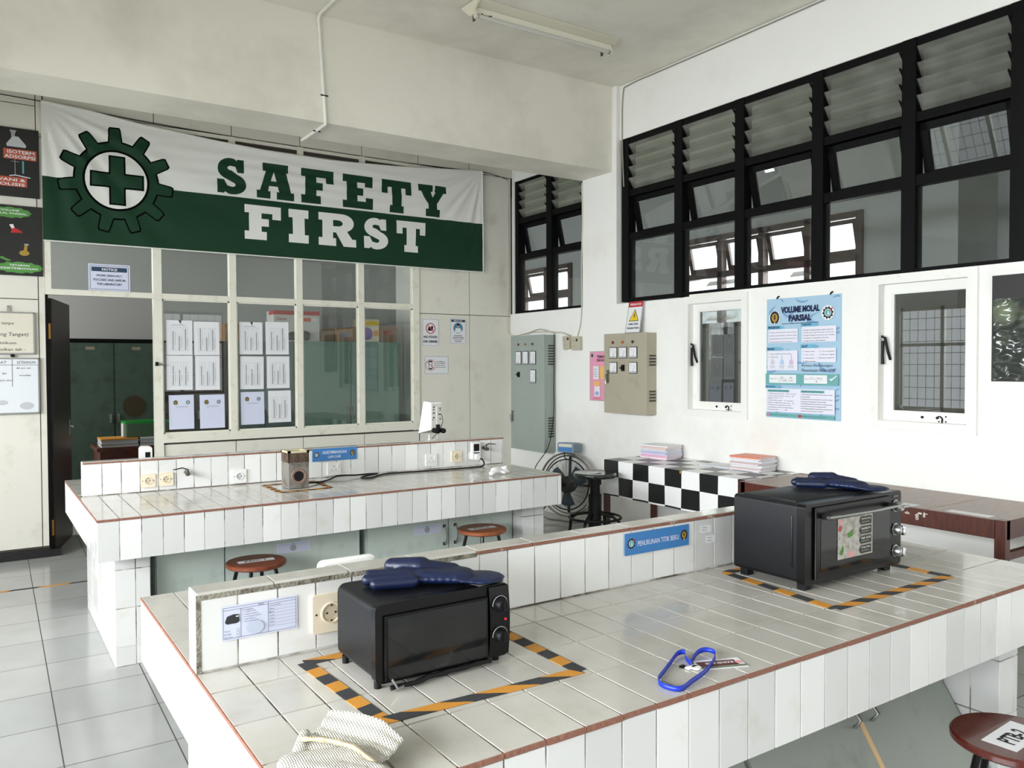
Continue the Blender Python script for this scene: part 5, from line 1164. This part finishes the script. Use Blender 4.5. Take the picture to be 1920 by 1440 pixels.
# posters on the right wall
W, H = .650, .916
s = Sheet('poster', (XR - .0035, 4.124, 1.184), RIGHT, W, H, mat('poster_blue', (168, 200, 222), .35), 'blue VOLUME MOLAL PARSIAL poster between the two white windows', 'poster', .002)
r = random.Random(2); wv = mat('poster_wave', (124, 160, 200), .4)
for k in range(34):
    cx, cy = r.uniform(0, W), r.uniform(0, H); a0 = r.uniform(0, 5)
    z_ = s.z(); vs = []; n = 10; rr = r.uniform(.05, .12)
    for i in range(n + 1):
        t = a0 + i / n * 2.2; wd = .012 * math.sin(PI * i / n) + .001
        for q in (rr - wd, rr + wd): vs.append((min(max(cx + q * math.cos(t), .004), W - .012), min(max(cy + q * .6 * math.sin(t), .004), H - .004), z_))
    s.part('pattern').add(vs, [(2 * i, 2 * i + 1, 2 * i + 3, 2 * i + 2) for i in range(n)], wv)
s.text('VOLUME MOLAL', .135, .800, .340, .050, M_navyink, .055); s.text('PARSIAL', .205, .735, .200, .050, M_navyink, .055); s.rect(.145, .718, .320, .004, M_navyink)
s.disc(.078, .770, .052, M_paper, 'emblem'); s.crest_emblem(.078, .770, .050); s.disc(.545, .785, .054, M_paper, 'emblem'); s.gear_emblem(.545, .785, .046)
tb_ = mat('tab_blue', (112, 176, 206), .4); bx = mat('box_lilac_white', (228, 228, 240), .4); tg = mat('teal_band', (108, 170, 170), .4)
def block(x_, y_, w_, h_, ttl, lines, tw=.10, fs=.009, step=.024):
    s.rect(x_, y_, w_, h_, bx, 'text_box'); s.poly([(x_ - .01, y_ + h_), (x_ + .11, y_ + h_), (x_ + .15, y_ + h_ + .014), (x_ + .11, y_ + h_ + .028), (x_ - .01, y_ + h_ + .028)], tb_, 'tab')
    s.text(ttl, x_, y_ + h_ + .006, tw, .017, M_navyink, .05)
    for i, t in enumerate(lines): s.text(t, x_ + .012, y_ + h_ - .030 - i * step, min(w_ - .024, .0087 * len(t)), fs, M_ink, .012)
block(.020, .575, .270, .105, 'PENGERTIAN', ['Volume molal parsial suatu larutan', 'adalah penambahan volume yang', 'terjadi bila satu mol komponen i', 'ditambahkan pada larutan'], .105)
block(.325, .575, .290, .115, 'TUJUAN', ['Untuk menentukan nilai volume', 'molal parsial larutan tertentu', 'sebagai fungsi konsentrasi dengan', 'mengukur densitas larutan', 'menggunakan piknometer'], .08, step=.020)
block(.015, .365, .275, .150, 'BAHAN', ['1. KCl (kalium klorida)', '2. Aquades'], .065)
block(.325, .425, .290, .105, 'ALAT', ['1. Gelas ukur       5. Corong gelas', '2. Labu ukur        6. Neraca digital', '3. Erlenmeyer    7. Batang pengaduk', '4. Piknometer'], .055)
for i, c in enumerate((mat('flask_grey', (206, 206, 212), .4), mat('flask_blue', (176, 204, 232), .4), mat('flask_violet', (206, 184, 214), .4))):
    cx = .065 + i * .085; s.disc(cx, .425, .018, c, 'picture', ry=.022); s.poly([(cx - .004, .44), (cx + .004, .44), (cx + .002, .49), (cx - .002, .49)], c, 'picture'); s.text('Piknometer', cx - .025, .392, .048, .006, M_ink); s.text('kosong', cx - .022, .381, .042, .006, M_ink)
s.text('Rumus Perhitungan', .325, .388, .260, .022, M_navyink, 0, slant=.3); s.text('Penentuan Nilai VMP', .325, .355, .285, .022, M_navyink, 0, slant=.3)
s.rect(0, .255, W - .012, .085, tg, 'band'); s.rect(.035, .268, .245, .062, M_paper, 'text_box'); s.rect(.350, .268, .195, .062, M_paper, 'text_box')
s.text('Vm = V +', .045, .294, .07, .012, M_ink); s.text('ΔV', .14, .304, .03, .012, M_ink); s.rect(.125, .300, .07, .0012, M_ink); s.text('2. V molal', .125, .281, .07, .012, M_ink); s.text('m', .225, .304, .02, .010, M_ink); s.rect(.210, .300, .05, .0012, M_ink); s.text('2 √m', .213, .281, .04, .012, M_ink)
s.text('V =', .360, .294, .03, .012, M_ink); s.text('( 1 - m )', .40, .302, .10, .014, M_ink); s.rect(.40, .298, .11, .0012, M_ink); s.text('d', .45, .278, .012, .012, M_ink); s.poly([(.565, .300), (.580, .288), (.628, .325), (.622, .330), (.582, .302), (.570, .308)], M_paper, 'picture')
s.rect(.010, .045, .600, .180, bx, 'text_box'); s.poly([(.0, .225), (.11, .225), (.15, .238), (.11, .252), (.0, .252)], tb_, 'tab'); s.text('PROSEDUR', .008, .231, .085, .014, M_navyink, .03)
for x0_, tt, ls in ((.022, 'Pembuatan Larutan Sampel', ['1. Ditimbang sebanyak .. gram sampel', 'untuk membuat larutan sampel .. M', 'dengan volume .. mL', '2. Dilarutkan dalam .. mL aquades', 'dengan menggunakan labu ukur .. mL', '3. Dilakukan pengenceran untuk', 'mendapatkan variasi sampel dengan', 'konsentrasi .., .., .., M']), (.325, 'Pengukuran dengan Piknometer', ['1. Ditimbang dan dicatat berat piknometer', 'kosong (We)', '2. Ditimbang dan dicatat berat piknometer', 'yang berisi aquades saat penuh', '3. Ditimbang dan dicatat berat piknometer', 'yang berisi larutan sampel (W)', '4. Diulangi langkah tersebut sampai larutan', 'sampai konsentrasi terakhir'])):
    s.rect(x0_, .198, .20, .018, tg, 'tab'); s.text(tt, x0_ + .008, .202, .18, .010, M_navyink, .02)
    for i, t in enumerate(ls): s.text(t, x0_, .180 - i * .0175, min(.27, .0072 * len(t)), .0085, M_ink, .012)
s.rect(.010, .008, .600, .028, tg, 'band'); s.disc(.028, .022, .011, mat('pink_icon', (226, 110, 150), .5)); s.text('@laboratorium_kimia_fisika', .045, .017, .165, .010, M_navyink); s.rect(.305, .011, .026, .020, M_red); s.text('@laboratoriumkimiafisikaits', .335, .017, .21, .010, M_navyink)
s.done()
for y_ in (4.03, 3.565): MB().tube([(XR - .004, y_, 2.10), (XR - .012, y_ - .012, 2.112), (XR - .004, y_ - .022, 2.118)], .006, M_mblk, 6).build('tape_tab', parent=None, label='small black clip at the top of the blue poster, ' + ('left one' if y_ > 4 else 'right one'), category='clip')
s = Sheet('poster', (XR - .0035, 6.300, 1.236), RIGHT, .40, .492, mat('poster_pink', (232, 158, 186), .4), 'pink poster half hidden behind the beige switch box', 'poster', .002)
s.frame(0, 0, .40, .492, .006, M_grayink); s.disc(.038, .452, .024, M_grayink, 'emblem'); s.disc(.038, .452, .014, M_green, 'emblem'); s.text('TERMOMETER', .11, .425, .20, .028, M_ink, .03); s.text('DAN KALOR', .11, .390, .18, .028, M_ink, .03)
s.rect(.055, .215, .085, .13, M_paper, 'text_box'); s.rect(.160, .215, .10, .13, mat('pale_orange', (238, 190, 110), .5), 'text_box')
for k in range(12): s.rect(.148, .225 + k * .011, .008, .004, M_red)
for k in range(5): s.rect(.062, .24 + k * .018, .06, .003, M_ink)
s.rect(.065, .15, .10, .045, mat('pale_orange', (238, 190, 110), .5), 'text_box'); s.rect(.075, .045, .085, .10, M_paper, 'text_box'); s.disc(.115, .075, .03, mat('sky_picture', (150, 180, 220), .5), 'picture', ry=.02); s.rect(.055, .02, .12, .005, M_red); s.done()
# dark glossy poster at the right edge
bpn = bpy.data.materials.new('glossy_leaf_poster'); bpn.use_nodes = True; nt = bpn.node_tree; N_ = nt.nodes; L_ = nt.links; bs = N_['Principled BSDF']; bs.inputs['Roughness'].default_value = .12
tc = N_.new('ShaderNodeTexCoord'); vo = N_.new('ShaderNodeTexVoronoi'); vo.inputs['Scale'].default_value = 5.5; cr = N_.new('ShaderNodeValToRGB'); L_.new(tc.outputs['Object'], vo.inputs['Vector']); L_.new(vo.outputs['Distance'], cr.inputs[0]); L_.new(cr.outputs[0], bs.inputs['Base Color'])
cr.color_ramp.elements[0].color = C(128, 140, 112); cr.color_ramp.elements[1].position = .55; cr.color_ramp.elements[1].color = C(52, 56, 52)  # leaf green greyed to put some of the sheen into the colour
nz = N_.new('ShaderNodeTexNoise'); nz.inputs['Scale'].default_value = 7; bp = N_.new('ShaderNodeBump'); bp.inputs['Strength'].default_value = .8; bp.inputs['Distance'].default_value = .05
L_.new(tc.outputs['Object'], nz.inputs['Vector']); L_.new(nz.outputs[0], bp.inputs['Height']); L_.new(bp.outputs[0], bs.inputs['Normal'])
s = Sheet('poster', (XR - .004, 2.450, 1.488), RIGHT, .60, .640, bpn, 'dark glossy poster with pale green leaves at the right edge', 'poster', .003); s.frame(0, 0, .60, .640, .006, M_bd); s.rect(.006, .50, .588, .134, M_bd, 'band'); s.done()

# ================================================================== TABLES ALONG THE RIGHT WALL
ck = empty('checkered_table', (4.52, 3.80, 0), 'low table under a black and white checkered cloth against the right wall', 'table')
cw = mat('check_white', (238, 238, 236), .3); cb = mat('check_black', (24, 24, 26), .3); sq = .1835
b = MB(); LY = 1.55; DX = .632; hs = [.775, .640, .487, .474]
nY = 9
for i in range(nY):
    ya = LY - .020 - i * sq; yb_ = ya - sq
    if i == nY - 1: yb_ = 0
    ya = min(ya, LY); yb_ = max(yb_, 0)
    if ya <= yb_: continue
    for j in range(4):
        xa = j * sq * .95; xb = min(xa + sq * .95, DX); b.box(xa, xb, yb_, ya, .772, .777, cb if (i + j) % 2 == 0 else cw)
    for j in range(3):
        def sg(y, z): return -.004 - .006 * math.sin(y * 21 + z * 3) * (.775 - z) / .3
        zt, zb_ = hs[j], hs[j + 1]; m = cb if (i + j) % 2 == 0 else cw
        b.grid(lambda u, v: (sg(yb_ + (ya - yb_) * u, zb_ + (zt - zb_) * v), yb_ + (ya - yb_) * u, zb_ + (zt - zb_) * v), 5, 4, m)
b.box(0, DX, LY - .020, LY, .772, .777, cw); b.box(-.004, 0, LY - .02, LY, .475, .775, cw)
for j in range(4):
    for k in range(1): b.box(j * sq * .95, min((j + 1) * sq * .95, DX), -.005, 0, .735, .777, cb if (j + 0) % 2 else cw)
b.build('tablecloth', parent=ck)
b = MB(); b.box(.01, DX, .01, LY - .01, .735, .771, M_dwood); b.build('tabletop', parent=ck)
for a in (.004, DX - .075):
    for c in (.03, LY - .045): MB().box(a, a + .042, c, c + .042, 0, .735, M_dwood).build('leg', parent=ck)
for c in (.045, LY - .06): MB().box(.07, DX - .06, c, c + .03, .14, .19, M_mblk).build('stretcher', parent=ck)
bt = empty('brown_table', (4.44, 2.035, 0), 'long worn brown wooden table against the right wall', 'table')
LB = 1.755; DB = .71
b = MB()
for a, c in steps(0, LB, .455, .425): b.box(.012, DB, a + .0022, c - .0022, .757, .776, M_twood)
b.box(.015, DB - .005, .01, LB - .01, .753, .772, mat('pale_seam', (188, 168, 138), .6)); b.build('tabletop', parent=bt)
MB().box(0, .028, .05, LB - .02, .675, .774, M_dwood).box(.02, DB, .0, .028, .675, .774, M_dwood).box(.02, DB, LB - .03, LB, .675, .774, M_dwood).build('apron', parent=bt)
for a in (0, DB - .055):
    for c in (0, LB - .055): MB().box(a, a + .055, c, c + .055, 0, .777, M_dwood, .002).build('leg', parent=bt)
MB().box(.05, DB - .05, .012, .045, .56, .60, M_dwood).box(.05, DB - .05, .012, .045, .14, .19, M_dwood).build('stretcher', parent=bt)
b = MB(); wp = mat('white_chalk_marks', (214, 206, 196), .8); r = random.Random(4)
for k in range(9): yy = .40 + r.uniform(0, .14); b.box(-.0008, 0, yy, yy + r.uniform(.008, .03), .725 + r.uniform(0, .025), .73 + r.uniform(.0, .028), wp)
s8 = text_geo('8', .02); b.add([(-.001, .46 + v[0] * .04, .71 + v[1] * .05) for v in s8[0]], s8[1], wp); b.build('paint_marks', parent=bt)
for (x_, y_), (L_x, lab) in zip(((4.472, 2.545), (4.475, 2.135), (4.60, 3.30)), ((.12, 'blank white strip label on the brown table, middle one'), (.23, 'blank white strip label near the front corner of the brown table'), (.12, 'blank white label at the far end of the brown table'))):
    s = Sheet('paper_label', (x_, y_ + L_x, .7765), ((0, -1, 0), (1, 0, 0)), L_x, .075, M_paper, lab, 'label', .0006); s.done()
MB().box(-.0095, -.0085, .618, .626, .755, .775, M_yel).build('yellow_tab', parent=ck)
# magazines and papers
def stack(n, x_, y_, z_, w_, l_, th, rot, cols, label_f, group, jit, seed, top=None):
    r = random.Random(seed); z = z_
    for k in range(n):
        c = cols[k % len(cols)]; t = th * r.uniform(.85, 1.15); cover = mat('cover_' + str(c), c, .45)
        if k == n - 1 and top: cover = top
        M = Matrix.Translation((x_ + r.uniform(-jit, jit), y_ + r.uniform(-jit, jit), z)) @ Matrix.Rotation(rot + r.uniform(-.05, .05), 4, 'Z')
        o = MB().box(-w_ / 2, w_ / 2, -l_ / 2, l_ / 2, 0, t * .12, cover).box(-w_ / 2, w_ / 2, -l_ / 2, l_ / 2, t * .88, t, cover).box(-w_ / 2, -w_ / 2 + .002, -l_ / 2, l_ / 2, 0, t, cover).build('magazine', mx=M, label=label_f(k, n), category='magazine', group=group)
        MB().box(-w_ / 2 + .002, w_ / 2 - .003, -l_ / 2 + .003, l_ / 2 - .003, t * .12, t * .88, M_paper).build('pages', parent=o); z += t + .0004
    return z
def nth(k): return ('bottom', 'second', 'third', 'fourth', 'fifth', 'sixth', 'seventh', 'eighth', 'ninth', 'tenth', 'eleventh', 'twelfth', 'thirteenth', 'fourteenth')[k]
stack(8, 5.00, 5.13, .7775, .215, .285, .0145, .15, [(240, 226, 232), (236, 176, 206), (226, 206, 232), (190, 206, 232), (212, 208, 230), (232, 226, 222), (232, 200, 196), (236, 236, 236)],
      lambda k, n: (nth(k) if k < n - 1 else 'topmost') + ' magazine from the bottom in the left pile on the checkered table' if k < n - 1 else 'pale topmost magazine of the left pile on the checkered table', 'magazines in the left pile', .006, 11)
stack(11, 5.00, 4.13, .7775, .215, .270, .0102, .1, [(232, 232, 236), (236, 214, 214), (214, 196, 196), (236, 236, 240)],
      lambda k, n: nth(k) + ' magazine from the bottom in the right pile on the checkered table' if k < n - 1 else 'orange-covered topmost magazine of the right pile on the checkered table', 'magazines in the right pile', .011, 12, top=mat('orange_cover', (232, 132, 96), .4, spot=(232, 150, 120), spot_scale=8))
b = MB(); b.box(-.11, .11, -.15, .15, 0, .004, M_paper2).box(-.10, .12, -.14, .16, .004, .006, M_paper); b.build('loose_papers', mx=Matrix.Translation((5.0, 4.43, .7775)) @ Matrix.Rotation(.18, 4, 'Z'), label='thin bluish papers lying between the two magazine piles', category='papers')

# ================================================================== STOOLS
def stool(x_, y_, z_, label, text, trot, wood, dia=.33, lw=.20, lh=.052):
    root = empty('round_stool', (x_, y_, 0), label, 'stool', None); r = dia / 2
    MB().lathe([(.0, z_ - .028), (r - .010, z_ - .028), (r, z_ - .020), (r, z_ - .006), (r - .006, z_), (0, z_)], wood, (0, 0, 0), 'z', 48).build('seat', parent=root)
    for k in range(4):
        a = PI / 4 + k * PI / 2 + .25; c, s_ = math.cos(a), math.sin(a)
        MB().tube([(c * r * .62, s_ * r * .62, z_ - .027), (c * (r + .045), s_ * (r + .045), 0)], .011, M_blk, 4 if z_ > 1 else 8).build('leg', parent=root)
    MB().tube([((r - .005) * math.cos(t), (r - .005) * math.sin(t), .19) for t in [k * PI / 12 for k in range(24)]], .006, M_blk, 6, True).tube([((r * .6) * math.cos(t), (r * .6) * math.sin(t), z_ - .034) for t in [k * PI / 12 for k in range(24)]], .007, M_blk, 6, True).build('leg_ring', parent=root)
    s = Sheet('name_card', None, None, lw, lh, M_paper, '', '', .0005, mx=Matrix.Identity(4))
    s.o.parent = root; s.o.matrix_local = Matrix.Translation((0, 0, z_ + .0003)) @ Matrix.Rotation(trot, 4, 'Z') @ Matrix.Translation((-lw / 2, -lh / 2, 0))
    s.text(text, lw * .18, lh * .22, lw * .58, lh * .52, M_ink, .03); s.done(); return root
stool(1.300, 4.552, .5, 'round wooden stool with a KDC-1 card, left of the two beside the far bench', 'KDC-1', -.03, M_wood)
stool(2.825, 4.598, .5, 'round wooden stool with a KDC-2 card, right of the two beside the far bench', 'KDC-2', -.03, mat('orange_brown_wood', (158, 90, 54), .35, spot=(126, 66, 38), spot_scale=9, stretch=(1, 8, 1), spot_lo=.4, spot_hi=.7))
stool(2.530, 1.130, .5, 'dark red round stool with a PTB-2 card at the lower right corner', 'PTB-2', .06, mat('dark_red_lacquer', (84, 28, 20), .22, spot=(64, 22, 16), spot_scale=3, coat=.4), .335, .205, .095)
bs_ = empty('screw_stool', (4.28, 5.17, 0), 'black metal pedestal stool with a round seat near the fan', 'stool')
MB().lathe([(0, .662), (.168, .662), (.178, .674), (.178, .690), (.171, .700), (.155, .696), (0, .692)], mat('dark_green_black_enamel', (26, 36, 32), .18, coat=.5), (0, 0, 0), 'z', 48).build('seat', parent=bs_)
MB().cyl((0, 0, 0), .055, .16, .52, M_mblk, 'z', 24).cyl((0, 0, 0), .042, .52, .60, M_mblk, 'z', 24).cyl((0, 0, 0), .055, .60, .665, M_mblk, 'z', 24).build('pedestal', parent=bs_)
for k in range(4):
    a = .5 + k * PI / 2; c, s_ = math.cos(a), math.sin(a)
    MB().tube([(c * .05, s_ * .05, .36), (c * .16, s_ * .16, .34), (c * .215, s_ * .215, .30), (c * .25, s_ * .25, .012)], .013, M_mblk, 8).build('leg', parent=bs_)
MB().tube([(.215 * math.cos(t), .215 * math.sin(t), .325) for t in [k * PI / 16 for k in range(32)]], .011, M_mblk, 8, True).build('foot_ring', parent=bs_)
MB().box(-.05, .05, -.03, .03, .6955, .6975, M_paper).build('name_card', parent=bs_)
# ================================================================== FLOOR FAN
fc = Vector((4.955, 6.43, .385)); nrm = Vector((-.93, -.36, .06)).normalized(); rt_ = Vector((0, 0, 1)).cross(nrm).normalized() * -1; up_ = rt_.cross(nrm) * -1
fan = bpy.data.objects.new('floor_fan', None); scene.collection.objects.link(fan); fan['label'] = 'chrome-framed floor fan with a blue control box leaning in the corner'; fan['category'] = 'fan'
rt_ = nrm.cross(Vector((0, 0, 1))).normalized() * -1; up_ = nrm.cross(rt_).normalized()
fan.matrix_world = Matrix(((rt_.x, up_.x, nrm.x, fc.x), (rt_.y, up_.y, nrm.y, fc.y), (rt_.z, up_.z, nrm.z, fc.z), (0, 0, 0, 1)))
def circ(r, z, n=48, a0=0, a1=2 * PI): return [(r * math.cos(a0 + (a1 - a0) * k / n), r * math.sin(a0 + (a1 - a0) * k / n), z) for k in range(n)]
b = MB(); ft = mat('brushed_tube', (156, 156, 154), .25, .85); b.tube(circ(.315, 0), .011, ft, 8, True).tube(circ(.29, -.03), .009, ft, 8, True); b.build('outer_ring', parent=fan)
b = MB()
for r_ in [.03 + .0100 * k for k in range(23)]: b.tube(circ(r_, .045 * (1 - (r_ / .25) ** 2) + .01, 40), .0011, M_steel if 1 else M_mblk, 4, True)
for k in range(24): a = 2 * PI * k / 24; b.tube([((.03 + .22 * t / 6) * math.cos(a + t * .05), (.03 + .22 * t / 6) * math.sin(a + t * .05), .045 * (1 - ((.03 + .22 * t / 6) / .25) ** 2) + .011) for t in range(7)], .0014, M_mblk, 4)
b.tube(circ(.253, .0), .007, M_mblk, 6, True); b.build('guard', parent=fan)
b = MB(); b.cyl((0, 0, 0), .085, -.06, .02, M_mblk, 'z', 24)
for k in range(3):
    a = 2 * PI * k / 3 + .5; vs = []
    for i in range(7):
        rr = .05 + .17 * i / 6
        for j in range(5): t = a + (j / 4 - .5) * (1.15 - .25 * i / 6) + .12 * i / 6; vs.append((rr * math.cos(t), rr * math.sin(t), -.01 + (j / 4 - .5) * .05))
    b.add(vs, [(5 * i + j, 5 * i + j + 1, 5 * i + j + 6, 5 * i + j + 5) for i in range(6) for j in range(4)], mat('blue_fan_blade', (28, 62, 82), .25), True)
b.build('blades', parent=fan)
b = MB(); b.box(-.012, .012, -.29, .29, -.065, -.05, M_mblk).box(-.29, .29, -.012, .012, -.065, -.05, M_mblk); b.cyl((0, 0, 0), .06, -.12, -.05, M_mblk, 'z', 20); b.build('motor_bracket', parent=fan)
b = MB(); rbox(b, -.095, .095, .325, .425, -.09, .045, mat('blue_grey_plastic', (120, 136, 150), .4), .018, 'z'); b.build('control_box', parent=fan)['label'] = 'blue and grey control box'
MB().box(-.08, .075, .335, .378, .0455, .048, M_blue).box(-.08, .075, .38, .41, .0455, .048, mat('pale_face', (214, 212, 196), .4)).tube([(-.03, .33, .0), (-.03, .28, .02), (0, .255, .012)], .006, M_mblk, 6).build('face_plate', parent=fan)
b = MB(); b.tube([(-.22, -.225, .02), (-.29, -.33, .05), (-.15, -.358, .06), (.15, -.358, .06), (.29, -.33, .05), (.30, -.20, .10), (.322, -.02, .03)], .011, ft, 8); b.build('foot_frame', parent=fan)

# ================================================================== CEILING
fl = empty('ceiling_light', (3.10, 5.15, ZC), 'old fluorescent batten fitting with one tube, on the ceiling', 'ceiling light')
mf = mat('aged_white_enamel', (222, 216, 196), .4)
b = MB(); LX = 1.34
b.prism([(-.115, -.012), (-.115, -.002), (.125, -.002), (.125, -.012), (.045, -.034), (-.045, -.034)], 'x', 0, LX, mf); b.build('reflector_tray', parent=fl)
MB().prism([(-.030, -.034), (.034, -.034), (.030, -.078), (-.026, -.078)], 'x', .02, LX - .02, mat('batten_enamel', (236, 232, 216), .35)).build('batten', parent=fl)
MB().add([(-.03, -.13, -.008), (0, -.12, -.012), (0, .13, -.012), (-.03, .12, -.004), (0, -.02, -.082), (0, .04, -.082)], [(0, 1, 4), (1, 2, 5, 4), (3, 5, 2), (0, 3, 2, 1), (0, 4, 5, 3)], mf).build('end_cap', parent=fl)
MB().cyl((0, -.035, -.098), .0155, .03, LX - .06, mat('unlit_tube', (206, 204, 196), .15), 'x', 18).cyl((0, -.035, -.098), .0162, .012, .032, M_steel, 'x', 18).cyl((0, -.035, -.098), .0162, LX - .062, LX - .04, M_steel, 'x', 18).build('tube', parent=fl)
for xx in (.0, LX - .045): MB().box(xx, xx + .018, -.05, -.02, -.118, -.06, mf).build('lamp_holder', parent=fl)
for xx in (.045, LX - .05): MB().box(xx, xx + .014, .055, .075, -.095, -.045, mat('brown_clip', (96, 84, 70), .6)).build('empty_holder', parent=fl)
MB().tube([(.06, -.03, -.072), (.075, -.03, -.08), (.11, -.03, -.080), (.15, -.03, -.072)], .004, M_mblk, 6).build('starter', parent=fl)
cpipe = cord('conduit_pipe', [(2.35, 3.2, ZC - .012), (2.24, 4.8, ZC - .012), (2.215, 5.7, ZC - .012), (2.212, 5.90, ZC - .014), (2.215, 5.945, ZC - .05), (2.222, 5.948, 4.15), (2.236, 5.948, 3.9), (2.252, 5.948, 3.65), (2.262, 5.948, 3.50), (2.266, 5.955, 3.455), (2.268, 6.00, 3.449), (2.268, 6.2, 3.449), (2.262, 6.48, 3.449)], .0125, mat('white_conduit', (238, 237, 230), .35), 'white conduit pipe running over the ceiling, down the beam and underneath it', 'pipe')
for p_ in ((2.253, 5.938, 3.66), (2.268, 6.15, 3.443)): MB().box(p_[0] - .03, p_[0] + .03, p_[1] - .002, p_[1] + .002, p_[2] - .005, p_[2] + .005, M_mblk).build('clip', parent=cpipe)
